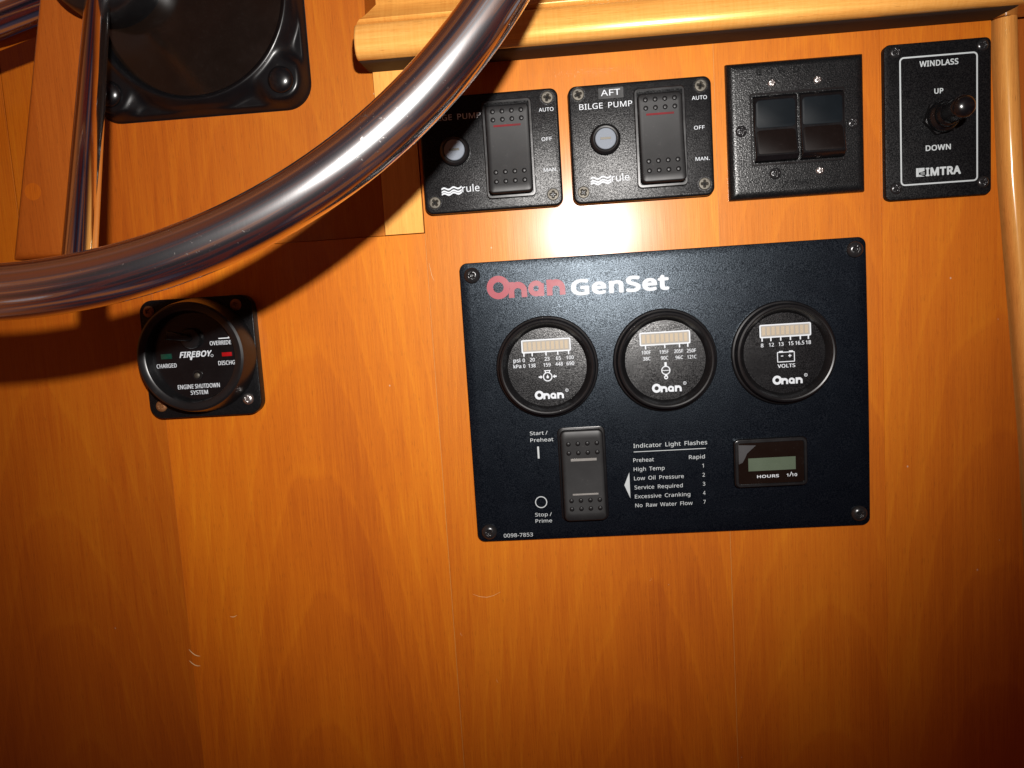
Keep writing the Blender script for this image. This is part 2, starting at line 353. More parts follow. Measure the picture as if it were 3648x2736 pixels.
# ---- lettering: real thin raised print from the built-in typeface, fitted into a box of the given size
# glyph outlines, 700 units to the capital height: character, advance, closed loops
GLYPHS = {}
for _l in """-316 39,225 39,301 276,301 276,225
.263 71,53 75,84 88,104 108,115 130,119 154,115 174,104 188,84 192,53 188,23 174,2 154,-10 130,-14 108,-10 88,2 75,23
/365 355,700 94,0 10,0 271,700
0561 513,351 510,270 500,199 483,137 459,86 427,45 387,15 338,-4 279,-10 208,1 150,33 105,86 73,157 54,246 48,351 54,456 71,545 101,616 145,668 204,700 279,711 351,700 410,668 455,616 487,545 506,456|134,351 138,263 149,191 167,135 195,96 232,72 279,64 327,72 364,95 392,135 411,191 422,263 425,351 422,439 411,510 392,566 364,605 327,629 279,637 232,629 195,605 167,566 149,510 138,439
1561 348,0 264,0 268,610 132,495 87,553 276,700 348,700
2561 510,0 47,0 47,72 320,351 351,392 375,432 388,473 393,519 385,569 359,606 319,629 270,636 222,632 180,619 141,598 101,570 55,627 115,670 150,686 187,699 227,707 270,710 331,704 382,687 424,660 455,623 475,577 481,524 476,470 459,421 432,373 396,326 302,226 156,82 156,78 510,78
3561 483,536 479,492 466,455 444,424 415,399 380,381 338,369 338,365 412,347 464,312 495,262 505,199 498,142 476,91 440,48 389,17 321,-3 236,-10 183,-8 134,-1 88,10 44,28 44,109 90,90 139,75 189,66 237,63 318,72 373,100 404,143 415,201 409,241 392,272 363,295 325,312 276,321 151,325 151,398 220,398 273,402 316,415 350,435 375,461 390,494 395,530 387,576 361,609 320,630 268,637 232,635 171,621 118,595 91,578 48,637 90,665 141,688 200,704 267,710 362,698 430,661 470,605
4561 541,159 439,159 439,0 356,0 356,159 21,159 21,232 350,704 439,704 439,236 541,236|361,612 357,612 315,535 105,236 356,236
5561 270,429 337,423 394,405 441,375 476,335 498,284 505,224 497,156 474,99 435,52 384,18 319,-3 243,-10 191,-7 142,0 98,12 62,28 62,110 101,91 148,76 197,67 244,64 293,68 335,80 369,100 395,130 411,168 417,215 406,275 375,320 320,348 241,357 122,342 78,370 105,700 456,700 456,622 178,622 162,419 237,428
6561 54,299 56,359 62,419 74,476 91,530 116,579 148,623 189,659 240,687 301,704 396,709 461,701 461,627 399,638 376,639 314,634 264,617 223,590 193,555 170,513 155,465 145,412 140,356 146,356 163,378 183,398 208,415 238,427 272,436 312,438 369,432 418,413 459,383 489,341 508,288 515,225 508,158 487,100 454,53 410,19 356,-3 292,-10 244,-5 199,9 158,32 123,66 94,109 72,162 58,226|291,63 347,73 391,102 420,153 429,225 421,285 396,331 353,361 294,371 251,366 214,351 183,330 160,303 146,273 141,242 144,210 150,178 162,148 179,121 200,97 226,78 256,67
7561 133,0 421,622 43,622 43,700 513,700 513,633 228,0
8561 279,710 338,705 388,691 430,667 462,634 482,593 489,542 485,503 471,469 450,439 423,413 356,371 397,349 434,324 466,296 491,264 506,226 512,181 505,127 483,80 449,42 403,14 347,-4 282,-10 213,-4 154,13 108,40 75,77 55,123 48,178 53,223 68,262 92,295 122,323 156,346 193,366 160,387 131,410 106,437 87,468 75,503 71,543 77,593 98,634 130,666 173,690 223,705|132,177 141,131 169,93 215,67 280,59 344,67 390,93 418,131 427,180 423,213 409,241 387,265 358,287 322,307 265,330 225,311 192,290 166,267 148,241 136,212|278,640 229,634 190,614 164,582 155,539 159,506 172,478 192,456 219,437 283,404 345,436 369,456 388,479 400,506 404,539 395,582 370,614 330,634
9561 510,401 508,341 501,282 490,224 473,170 448,121 416,77 375,41 324,13 262,-4 167,-9 100,0 100,74 164,62 186,61 249,66 300,83 340,110 371,145 393,187 409,235 418,288 423,343 417,343 400,322 379,302 355,285 325,273 290,264 250,262 194,268 145,287 104,317 74,359 55,411 49,474 56,542 77,600 110,647 155,681 209,703 273,710 321,705 366,691 406,667 441,633 470,590 492,537 505,474|273,637 217,627 173,597 144,546 134,475 143,414 167,368 209,339 269,329 312,334 350,349 381,370 403,397 418,427 423,458 420,489 413,521 402,552 385,579 364,603 338,622 308,633
A626 534,0 450,217 173,217 89,0 0,0 274,703 353,703 625,0|312,612 281,507 202,295 424,295
B637 295,700 410,690 494,661 544,608 561,526 557,488 546,453 527,424 500,400 467,383 427,372 427,367 469,357 507,341 539,319 564,288 579,249 584,199 577,140 555,91 519,51 471,23 411,6 341,0 95,0 95,700|313,402 389,409 436,431 461,467 470,517 459,566 429,600 376,618 299,625 183,625 183,402|183,328 183,75 325,75 403,84 454,111 481,153 490,206 486,241 474,271 452,295 420,313 376,325 318,328
C620 395,632 342,628 294,613 252,590 218,557 190,517 170,468 157,412 153,350 160,269 180,200 213,144 260,102 320,76 394,68 439,70 522,84 562,95 562,19 522,6 481,-3 381,-10 283,1 203,34 140,88 96,160 69,248 60,351 65,427 82,496 109,557 147,610 194,652 252,684 319,703 396,710 449,707 500,699 547,686 589,669 554,594 482,621 440,629
D716 656,357 645,249 612,160 559,90 487,40 397,10 290,0 95,0 95,700 311,700 410,690 494,661 563,612 614,546 645,460|563,354 555,439 532,507 494,559 442,596 376,617 298,625 183,625 183,75 278,75 403,93 492,146 545,233
E545 486,0 95,0 95,700 486,700 486,623 183,623 183,404 469,404 469,327 183,327 183,77 486,77
F509 183,0 95,0 95,700 486,700 486,623 183,623 183,375 468,375 468,297 183,297
G714 399,370 641,370 641,26 584,10 526,-1 465,-8 395,-10 295,1 212,34 146,87 99,158 69,247 60,350 71,452 103,540 156,612 227,665 316,699 423,710 480,707 534,699 584,686 631,669 598,592 514,621 467,629 418,632 340,624 275,598 222,556 183,500 160,431 152,350 159,271 179,202 214,145 264,102 331,76 416,67 494,72 553,83 553,291 399,291
H726 630,0 542,0 542,326 183,326 183,0 95,0 95,700 183,700 183,404 542,404 542,700 630,700
I332 292,0 39,0 39,51 122,70 122,629 39,649 39,700 292,700 292,649 210,629 210,70 292,51
L514 95,0 95,700 183,700 183,78 489,78 489,0
M889 404,0 174,614 170,614 176,425 176,0 95,0 95,700 225,700 441,126 445,126 665,700 794,700 794,0 707,0 714,613 710,613 476,0
N745 650,0 547,0 173,581 169,581 176,391 176,0 95,0 95,700 197,700 571,121 575,121 568,305 568,700 650,700
O766 706,351 701,273 685,203 660,142 624,89 578,47 523,16 458,-3 383,-10 306,-3 240,16 185,48 139,90 104,142 79,204 65,274 60,352 69,453 95,540 140,612 202,666 284,700 384,711 481,700 561,666 624,613 669,541 697,453|153,351 159,269 177,199 209,143 253,101 312,75 383,67 456,75 513,101 557,143 588,199 607,269 613,351 599,469 558,558 487,615 384,633 312,625 253,600 209,558 177,502 159,433
P593 280,700 399,687 480,646 527,581 543,494 540,452 529,411 510,374 482,340 445,312 396,291 336,277 264,273 183,273 183,0 95,0 95,700|273,625 183,625 183,348 315,352 365,362 403,381 430,408 447,444 452,490 441,549 409,591 353,616
R610 288,700 368,694 432,678 481,650 516,612 536,562 543,501 538,450 523,408 499,374 470,349 437,329 403,314 595,0 492,0 323,289 183,289 183,0 95,0 95,700|283,624 183,624 183,364 288,364 362,372 413,398 442,439 452,497 447,538 434,571 411,594 378,611 336,620
S538 492,187 485,129 462,81 425,42 375,14 314,-4 242,-10 167,-6 102,5 50,24 50,108 90,93 138,79 191,70 246,67 294,70 333,80 364,97 386,120 400,147 404,179 400,211 389,237 369,260 339,281 197,341 160,359 129,380 104,403 84,429 70,459 62,493 59,531 66,583 87,627 121,662 166,688 220,704 282,710 338,707 388,699 434,687 475,671 448,595 369,622 326,630 280,632 240,629 207,620 181,604 163,584 152,559 148,530 152,498 163,472 182,449 211,429 358,366 405,341 443,312 470,278 487,237
T545 317,0 228,0 228,623 10,623 10,700 534,700 534,623 317,623
U717 627,247 620,178 598,116 561,64 508,24 440,-1 355,-10 240,8 156,61 105,144 88,249 88,700 176,700 176,246 188,170 222,114 279,78 360,67 418,72 463,90 498,117 522,153 536,197 540,247 540,700 627,700
V588 588,700 338,0 250,0 0,700 92,700 283,146 294,98 338,253 495,700
W912 899,700 713,0 624,0 452,597 419,456 286,0 197,0 12,700 104,700 246,106 283,277 407,700 498,700 655,163 665,106 699,274 807,700
Y555 277,356 460,700 555,700 322,272 322,0 233,0 233,268 0,700 96,700
a550 282,534 366,524 425,492 459,437 471,358 471,0 408,0 391,75 387,75 341,27 315,10 286,-1 252,-8 211,-10 166,-6 126,7 92,28 67,58 50,98 45,146 61,216 107,267 185,300 297,314 386,317 386,348 379,404 358,439 324,458 277,465 237,462 199,452 129,425 103,489 140,506 184,521 232,531|308,254 225,244 172,223 144,189 134,145 141,107 161,80 192,65 230,60 291,69 341,97 374,143 385,210 385,257
c471 294,-10 228,-3 170,19 122,55 85,107 62,175 54,260 62,348 86,418 124,470 174,507 233,528 300,535 339,533 411,518 438,507 412,435 357,452 298,460 250,454 211,437 181,409 160,371 147,321 143,261 147,203 160,154 181,115 210,87 247,70 293,65 334,67 369,74 429,95 429,19 371,-2 336,-8
d603 270,-10 181,7 113,58 69,143 54,262 69,381 113,466 182,518 271,535 309,533 342,525 371,513 395,497 433,458 439,458 433,535 433,745 520,745 520,0 450,0 437,71 433,71 416,49 395,30 370,14 342,1 308,-7|283,62 354,73 400,107 426,165 434,261 426,347 402,411 356,451 282,464 221,450 178,408 152,344 143,260 152,176 178,114 222,75
e553 286,535 349,528 402,506 445,470 477,423 496,365 503,298 503,246 143,246 156,168 189,110 241,75 311,64 358,66 400,73 479,100 479,25 439,9 400,-1 357,-8 307,-10 237,-2 175,21 124,58 86,111 62,178 54,259 61,339 83,407 118,462 164,502 221,527|285,465 230,455 188,425 159,378 145,315 413,315 409,357 399,393 382,423 357,446 325,460
g603 270,535 319,530 363,516 402,491 434,456 439,456 451,525 520,525 520,-9 513,-77 494,-134 462,-178 417,-210 358,-229 284,-235 230,-233 180,-227 135,-217 95,-202 95,-123 136,-140 182,-153 234,-161 289,-164 350,-154 396,-124 425,-77 434,-16 437,70 433,70 403,35 365,10 321,-5 271,-10 180,8 111,62 68,148 54,262 68,374 111,461 180,517|281,463 241,457 206,439 179,410 159,371 147,321 143,261 152,175 179,112 223,74 283,61 321,63 352,71 378,84 399,103 415,129 426,160 433,197 435,262 431,326 419,377 398,416 369,442 330,458
h606 165,453 171,453 189,478 213,498 240,514 270,525 301,532 334,534 393,529 441,514 478,489 505,452 521,403 526,342 526,0 441,0 441,336 434,392 413,431 376,455 324,463 271,457 231,441 203,413 184,376 173,329 170,272 170,0 83,0 83,745 170,745
i253 170,525 170,0 83,0 83,525|127,723 146,719 162,709 174,692 177,668 174,644 162,626 146,616 127,613 108,616 91,626 80,644 76,668 80,692 91,709 108,719
k524 165,271 169,271 231,348 399,525 500,525 287,301 515,0 411,0 228,245 169,193 169,0 83,0 83,745 169,745
l253 170,0 83,0 83,745 170,745
m917 660,535 738,524 793,490 826,430 837,342 837,0 752,0 752,338 745,392 726,431 693,455 645,463 580,452 536,419 511,364 503,290 503,0 418,0 418,338 415,376 406,407 391,432 371,449 344,459 310,463 262,457 226,441 200,414 183,376 173,329 170,273 170,0 83,0 83,525 153,525 166,454 171,454 189,479 211,500 237,515 265,526 295,533 325,535 381,530 427,514 462,486 486,447 491,447 522,486 563,514 610,530
n606 336,535 419,524 478,490 514,430 526,342 526,0 441,0 441,336 434,392 413,431 376,455 324,463 250,450 203,414 178,354 170,273 170,0 83,0 83,525 153,525 166,454 171,454 190,479 214,500 242,515 272,526 303,533
o593 540,264 536,202 523,148 502,101 474,62 439,31 397,8 348,-5 295,-10 245,-5 199,8 158,31 123,62 94,101 72,148 58,202 54,264 61,344 83,411 119,464 168,503 228,527 298,535 365,527 424,503 473,464 509,411 532,344|143,264 147,206 159,156 180,116 210,86 249,68 297,62 345,68 384,86 414,116 435,156 447,206 451,264 447,322 434,371 413,410 384,439 345,457 296,463 227,450 179,410 152,347
p603 333,535 421,518 490,468 534,383 549,264 542,181 522,113 490,60 447,21 394,-2 332,-10 294,-7 261,1 232,13 207,29 170,67 164,67 170,-20 170,-235 83,-235 83,525 154,525 166,454 170,454 207,495 232,512 260,525 294,533|318,463 270,458 232,443 204,418 185,382 174,337 170,264 173,204 183,154 202,114 230,85 269,68 320,62 363,68 399,88 425,119 445,160 456,209 460,265 451,346 425,409 381,449
q603 436,52 438,71 432,71 406,40 370,14 325,-4 268,-10 181,7 113,58 69,143 54,262 61,345 81,413 114,466 158,504 211,528 271,535 327,529 372,512 407,486 434,454 438,454 451,525 520,525 520,-235 433,-235|284,62 333,67 371,81 399,106 419,142 430,187 434,261 426,349 401,412 355,451 282,464 221,450 177,408 152,344 143,260 152,177 178,114 222,75
r405 376,532 390,529 379,450 323,457 293,454 265,444 239,429 216,408 196,383 182,353 173,319 170,280 170,0 83,0 83,525 154,525 164,429 168,429 186,457 208,483 233,504 262,521 294,532
s470 425,145 419,98 400,60 369,30 327,8 276,-5 216,-10 165,-8 121,-1 84,10 51,24 51,102 127,73 172,63 218,60 274,65 313,81 335,106 342,137 339,156 331,173 316,188 293,204 125,278 93,300 70,325 55,357 50,396 64,455 104,499 167,526 247,535 294,533 337,526 377,515 415,500 385,431 316,455 279,462 241,465 194,460 160,448 139,427 132,401 136,381 145,364 162,349 223,319 314,282 353,263 384,241 407,215 421,184
t354 259,61 332,72 332,6 293,-5 244,-10 205,-6 168,4 137,24 112,54 96,96 90,153 90,459 16,459 16,500 91,534 125,646 176,646 176,525 328,525 328,459 176,459 176,155 182,113 200,84 226,67
u606 523,525 523,0 452,0 439,70 435,70 416,45 392,25 364,9 334,-1 302,-8 269,-10 211,-5 163,10 126,36 99,73 83,121 77,181 77,525 165,525 165,187 172,132 193,93 229,70 281,62 334,67 374,84 403,111 422,149 433,196 436,252 436,525
v498 199,0 0,525 92,525 242,95 246,76 250,76 294,216 406,525 498,525 298,0
w771 386,436 382,436 347,296 253,1 155,1 11,526 100,526 204,110 207,89 211,89 246,230 339,526 433,526 556,110 559,90 563,90 598,246 672,526 760,526 614,1 513,1
x519 208,269 26,525 125,525 260,327 394,525 491,525 310,269 501,0 403,0 260,210 115,0 18,0""".split('\n'):
    _adv, _rest = _l[1:].split(' ', 1)
    GLYPHS[_l[0]] = (int(_adv), [[tuple(map(int, p.split(','))) for p in L.split()][::-1] for L in _rest.split('|')])
from mathutils.geometry import tessellate_polygon
def area2(p): return sum(p[i - 1][0] * p[i][1] - p[i][0] * p[i - 1][1] for i in range(len(p)))
def inside(q, p):
    r = False
    for i in range(len(p)):
        (x0, y0), (x1, y1) = p[i - 1], p[i]
        if (y0 > q[1]) != (y1 > q[1]) and q[0] < (x1 - x0) * (q[1] - y0) / (y1 - y0) + x0: r = not r
    return r
def letters(body, x0, x1, y, cap, z, bold=0.0, shear=0.0, mb=None, thick=0.12, slope=0.0):
    """real raised print: glyph outlines fitted between x0 and x1 with the given capital height"""
    mb = mb or MB(); pen = 0; shapes = []
    bo = bold * 950
    offs = [(0.0, 0.0)] if bo < 1 else [(bo * math.cos(math.pi * k / 4 + .39), bo * math.sin(math.pi * k / 4 + .39)) for k in range(8 if bo > 25 else 4 if bo > 15 else 2)]
    for ch in body:
        if ch == ' ': pen += 230; continue
        adv, loops = GLYPHS[ch]
        shapes.append((pen, loops)); pen += adv + bo
    lo = min(p[0] + pn for pn, ls in shapes for l in ls for p in l) - bo; hi = max(p[0] + pn for pn, ls in shapes for l in ls for p in l) + bo
    kx = (x1 - x0) / (hi - lo); ky = cap / (700 + 2 * bo)
    def P(p, pn, zz):
        yy = (p[1] + bo) * ky; xx = x0 + (p[0] + pn - lo) * kx
        return (xx + shear * yy, y + yy + slope * (xx - x0), zz)
    for pn, loops in shapes:
        for c_, (ux, uy) in enumerate(offs):
          ls = [[(p[0] + ux, p[1] + uy) for p in l] for l in loops]
          outers = [l for l in ls if area2(l) > 0]; holes = [l for l in ls if area2(l) <= 0]
          for k, o in enumerate(outers):
              grp = [o] + [h for h in holes if inside(h[0], o)]
              zt = z + thick + 0.010 * k + 0.004 * c_
              flatp = [p for l in grp for p in l]
              tri = tessellate_polygon([[Vector((p[0], p[1], 0)) for p in l] for l in grp])
              fs = []
              for t in tri:
                  A = [flatp[i] for i in t]
                  fs.append(tuple(t) if area2(A) > 0 else tuple(reversed(t)))
              n = len(flatp); vs = [P(p, pn, zt) for p in flatp] + [P(p, pn, z) for p in flatp]
              st_ = 0
              for l in grp:
                  m = len(l)
                  for i in range(m):
                      j = (i + 1) % m; fs.append((st_ + j, st_ + i, n + st_ + i, n + st_ + j))
                  st_ += m
              mb.add(vs, fs)
    return mb
def line_of(parent, root, mat, items, z, bold=0.012, name='lettering'):
    """each printed line is a part of its own: (text, x0, x1, baseline, capital height)"""
    for s_, x0, x1, y, cap in items:
        part(name, letters(s_, x0, x1, y, cap, z, bold), mat, parent, root, smooth=False)
def flat(poly, z, mb=None, thick=0.12): return slab(poly, z, z + thick, 0.03, mb, 1)
def bar(p, q, w, z, mb=None):
    a, b = Vector(p), Vector(q); d = (b - a).normalized(); n = Vector((-d.y, d.x)) * w / 2
    return flat([tuple(a - n), tuple(b - n), tuple(b + n), tuple(a + n)], z, mb)
def ring2(cx, cy, ro, ri, z, mb=None, n=32, thick=0.12):
    mb = mb or MB()
    o = circle(cx, cy, ro, n); i_ = circle(cx, cy, ri, n)
    return stack(mb, [[(x, y, z) for x, y in o], [(x, y, z + thick) for x, y in o], [(x, y, z + thick) for x, y in i_], [(x, y, z) for x, y in i_]], False, False)

# ---- screws: a domed or countersunk head with a cross recess, modelled as one heightfield
def screw_mesh(name, r, h, mat, dome=True, cross=0.62, depth=0.9):
    mb = MB(); nr, na = 11, 40; rings = []
    def hz(x, y):
        q = math.hypot(x, y) / r
        z = h * math.sqrt(max(0.0, 1 - 0.93 * q * q)) if dome else h * (1 - 0.12 * q * q) * (1.0 if q < 0.93 else 0.7)
        w = r * 0.15
        c = max(0.0, min(1.0, (r * cross - max(abs(x), abs(y))) / (r * 0.18))) * max(0.0, min(1.0, (w * 1.35 - min(abs(x), abs(y))) / (w * 0.7)))
        ctr = max(0.0, 1 - math.hypot(x, y) / (r * 0.34))
        return z - depth * max(c, ctr)
    rings.append([(r * math.cos(2 * math.pi * i / na), r * math.sin(2 * math.pi * i / na), -0.6) for i in range(na)])
    for k in range(nr):
        q = r * (1 - k / nr) ** 0.9
        rings.append([(q * math.cos(2 * math.pi * i / na), q * math.sin(2 * math.pi * i / na), hz(q * math.cos(2 * math.pi * i / na), q * math.sin(2 * math.pi * i / na))) for i in range(na)])
    stack(mb, rings)
    return mesh_of(name, mb, (0, 0, 0), M[mat], True, 50)
SCR = {
 'dome_black': screw_mesh('screw', 4.6, 3.0, 'steel_black', True, 0.42, 1.2),
 'flat_dark': screw_mesh('screw', 3.4, 0.9, 'steel_dark', False, 0.62, 0.8),
 'pan_dark': screw_mesh('screw', 2.7, 1.5, 'steel', True, 0.6, 0.9),
 'pan_black': screw_mesh('screw', 3.1, 1.5, 'steel_black', True, 0.62, 0.9),
 'pan_steel': screw_mesh('screw', 3.4, 2.2, 'steel', True, 0.5, 1.0),
 'pan_rust': screw_mesh('screw', 3.4, 1.6, 'rust', True, 0.5, 1.0),
 'pan_small': screw_mesh('screw', 2.2, 1.2, 'steel', True, 0.62, 0.8),
}

# ================================================================== THE CONSOLE (setting)
con = T('console_panel', 'varnished cherry veneer face of the helm console behind all the switch panels', 'wood panel', (0, 0, 0), kind='structure')
def board(poly, z0, z1, seed, tone, centre, mat='veneer', parent=con, root=None, name='veneer_board', bev=0.12, label=None):
    o = part(name, slab(poly, z0, z1, bev, None, 1, True), mat, parent, root, True, label)
    o['grain_seed'] = float(seed); o['grain_tone'] = float(tone); o['grain_centre'] = float(centre) * MM
    return o
G = 0.12
def rect(x0, y0, x1, y1): return [(x0, y0), (x1, y0), (x1, y1), (x0, y1)]
board(rect(-420, -400, -186.4, 19.0), -12, 0, 3.1, 0.79, -262, label='darker veneer board at the lower left')
board(rect(-186.4 + .02, -400, -19 - G, 19.0), -12, 0.03, 8.7, 1.07, -100)
board(rect(-19 + G, -400, 150 - G, 128), -12, 0, 1.9, 1.0, 95)
board([(150 + G, -400), (240 - .02, -400), (240 - .02, 150), (150 + G, 150)], -12, 0, 5.3, 0.97, 205)
board([(240 + .02, -400), (325, -400), (319.5, -230), (314.2, -120), (308.0, -40), (302.8, 24), (299.6, 90), (299.2, 150), (240 + .02, 150)], -12, 0, 6.6, 0.94, 300)
board(rect(-235, 19.5, -42.9, 620), -14, -2.6, 12.4, 0.74, -118, label='upper left veneer board behind the wheel')
board(rect(-42.2, 19.5, -19 - .5, 150), -12, 0.02, 2.2, 1.0, -33, 'solid', name='trim_block', label='pale solid cherry strip beside the bilge switch')
part('panel_core', slab(rect(-420, -400, 299, 18.6), -24, -0.9, 0.1, None, 1, True), 'core', con)
part('panel_core', slab(rect(-234, 18.6, 299, 150), -30, -14.5, 0.1, None, 1, True), 'dark_gap_and_shade', con)
for gx, ya, yb in ((-19.0, -400, 19.0), (150.0, -400, 112.0)):
    part('seam_highlight', slab(rect(gx - .13, ya, gx + .13, yb), -.5, .045, .02, None, 1), 'seam_light', con)  # pale strips paint the bright highlight along the board seams
# pale scuffs on the lower left boards
for (ax, ay, bx, by) in ((-187.9, -228.0, -181.0, -232.6), (-188.4, -235.4, -181.6, -239.0), (-17.9, 2.0, -15.6, -8.8), (-6.0, -199.4, 11.0, -198.6), (-15.6, -223.0, -14.4, -225.6), (101.4, -195.6, 102.7, -193.9), (-159.0, -207.6, -154.6, -206.8), (5.0, -254.0, 5.8, -256.6)):
    mb = MB(); tube(mb, [(ax + (bx - ax) * t, ay + (by - ay) * t - 0.16 * (math.hypot(bx - ax, by - ay)) * math.sin(t * 3.1) , 0.03) for t in (0, .25, .5, .75, 1)], [k * min(1.0, 0.25 + 0.1 * math.hypot(bx - ax, by - ay)) * (0.28 if ax > -150 else 1.0) for k in (0.1, 0.28, 0.32, 0.28, 0.1)], 6)
    part('scuff', mb, 'scratch', con)

# left stile of the console, leaning, with rounded edges and a plug
st = T('corner_stile', 'reddish wooden stile with a round plug, left of the thin chrome spoke', 'wood stile', (-240, 90, 0))
poly = [(-267.2, 20.0), (-230.0, 20.0), (-99.4, 620.0), (-122.0, 620.0)]
o = part('stile', slab(poly, -60, 6, 4.5, None, 5, True), 'veneer_red', st)
o['grain_seed'] = 4.4; o['grain_tone'] = 0.9; o['grain_centre'] = -0.30
mb = MB(); stack(mb, [[(x, y, 5.0) for x, y in circle(-248.2, 58.4, 5.0, 32)], [(x, y, 6.06) for x, y in circle(-248.2, 58.4, 5.0, 32)]])
o = part('wood_plug', mb, 'veneer', st); o['grain_seed'] = 9.0; o['grain_tone'] = 0.84; o['grain_centre'] = 0.0
# recessed side wall further back on the left
sw = T('side_wall', 'recessed cherry side wall in shadow at the far upper left', 'wood wall', (-330, 100, -80), kind='structure')
board(rect(-1300, -300, -320.6, 700), -92, -80, 7.7, 1.0, -380, parent=sw)
board(rect(-320.2, -20, -200, 700), -92, -80.4, 2.9, 1.0, -290, parent=sw)

# right corner bead
cb_ = T('corner_bead', 'pale rounded corner bead running down the right edge of the console', 'wood trim', (305, 0, 0))
path = [(305.6, 150), (305.6, 112), (306.2, 90), (309.6, 24), (315.4, -40), (322, -120), (328, -230), (334, -400)]
rings = []
for x, y in path:
    rings.append([(x - 4.9, y, -8), (x - 4.9, y, 0.0)] + [(x + 1.0 - 5.6 * math.cos(a), y, 0.5 + 5.2 * math.sin(a)) for a in [math.pi * k / 12 for k in range(1, 12)]] + [(x + 7.0, y, -1.5), (x + 7.0, y, -8)])
mb = MB(); n = len(rings[0]); vs = [p for r in rings for p in r]; fs = []
for k in range(len(rings) - 1):
    for i in range(n - 1): fs.append((k * n + i, k * n + i + 1, (k + 1) * n + i + 1, (k + 1) * n + i))
mb.add(vs, fs)
o = part('bead', mb, 'solid', cb_); o['grain_seed'] = 3.3; o['grain_tone'] = 0.78; o['grain_centre'] = 0.30
ec = T('end_panel', 'dark reddish side panel beyond the corner bead at the right edge', 'wood panel', (340, 0, -4), kind='structure')
o = part('veneer_board', slab(rect(310, -400, 460, 150), -20, -5, 0.1, None, 1, True), 'veneer_red', ec); o['grain_seed'] = 1.3; o['grain_tone'] = 0.9; o['grain_centre'] = 0.36

# fiddle rail above the switches
fr = T('fiddle_rail', 'varnished maple fiddle rail with rounded lip along the top of the console', 'wood rail', (120, 118, 0))
prof = [(112.0, 0.0), (110.6, 22.0), (110.0, 26.0), (110.4, 28.6), (111.6, 30.4), (113.4, 31.4), (117, 32.0), (122, 31.2), (126.0, 29.4), (127.6, 28.4), (128.0, 27.6)]
def extrude_x(pr, x0, x1, n=2, rnd=1.4, mb=None):
    mb = mb or MB(); rings = []
    for x, k in ((x0, 1.0), (x0 + 0.02, 0.55), (x0 - 0.0 + rnd * 0.4, 0.15), (x0 + rnd, 0.0), (x1, 0.0)):
        rings.append([(x, y + (118 - y) * 0.10 * k, z - 1.4 * k) for y, z in pr])
    m = len(pr); vs = [p for r in rings for p in r]; fs = [tuple(range(m))]
    for a in range(len(rings) - 1):
        for i in range(m):
            j = (i + 1) % m; fs.append((a * m + j, a * m + i, (a + 1) * m + i, (a + 1) * m + j))
    return mb.add(vs, fs)
o = part('lip', extrude_x(prof + [(128.0, 0.0)], -44.2, 360), 'maple', fr, angle=50); o['grain_seed'] = 5.5; o['grain_tone'] = 1.02; o['grain_centre'] = 0.12
part('lip_shade_strip', extrude_x([(111.75, 0.3), (110.35, 22.0), (109.85, 25.6), (109.7, 25.0), (110.0, 20.0), (111.5, 0.3)], -44.0, 299), 'dark_gap_and_shade', fr)  # added dark strip that paints the shade on the lip's underside
# upper tier set back, mitred at the left end
top = MB()
tier = [(128.2, 24.5), (129.6, 26.6), (131.0, 27.0), (133.4, 24.5), (140.0, 21.0), (640.0, 17.0), (640.0, 0.0), (128.2, 0.0)]
rr = []
for x0 in (0, 400): rr.append([((-44.0 + min(11.0, max(0.0, (y - 128.2)) * 0.95)) if x0 == 0 else 360, y, z) for y, z in tier])
m_ = len(tier); fs = [tuple(range(m_))]
for i in range(m_):
    j = (i + 1) % m_; fs.append((j, i, m_ + i, m_ + j))
top.add([p for r in rr for p in r], fs)
o = part('upper_tier', top, 'maple', fr, angle=50); o['grain_seed'] = 9.5; o['grain_tone'] = 1.08; o['grain_centre'] = 0.16

# ================================================================== STEERING WHEEL
wc_ = Vector((-163.35, 237.26, 131.03)); wu = Vector((0.997559, 0, -0.069829)); wv = Vector((-0.0083, 0.992911, -0.118568)); WR = 247.58
sw_ = T('steering_wheel', 'large scuffed chrome steering wheel rim sweeping across the upper left', 'steering wheel', (0, 0, 0))
mb = MB(); tube(mb, [wc_ + WR * (math.cos(a) * wu + math.sin(a) * wv) for a in [2 * math.pi * k / 240 for k in range(240)]], 11.1, 40, True)
part('rim', mb, 'chrome', sw_)
A = Vector((-131.2, -3.5, 155.0)); B = Vector((-183.0, 157.5, 27.0))
mb = MB(); pts = []
for k in range(25):
    t = k / 24 * 1.12; p = A.lerp(B, t); pts.append(tuple(p))
tube(mb, pts, [6.4 - 0.3 * (k / 24) for k in range(25)], 28)
part('spoke', mb, 'chrome_clean', sw_)
part('hub', lathe(-185, 177, [(31, -4), (31, 10), (30, 22), (27.5, 27), (22, 30), (14, 32), (6, 33)], 64), 'satin', sw_)
# chrome rail behind the stile
rl = T('grab_rail', 'short length of polished chrome rail disappearing behind the wooden stile', 'rail', (-330, 145, 0))
mb = MB(); tube(mb, [(-470 + (470 - 226) * t, 110.5 + (174.5 - 110.5) * t, -10.0) for t in (0, .25, .5, .75, 1)], 15.5, 32)
part('tube', mb, 'chrome_clean', rl)

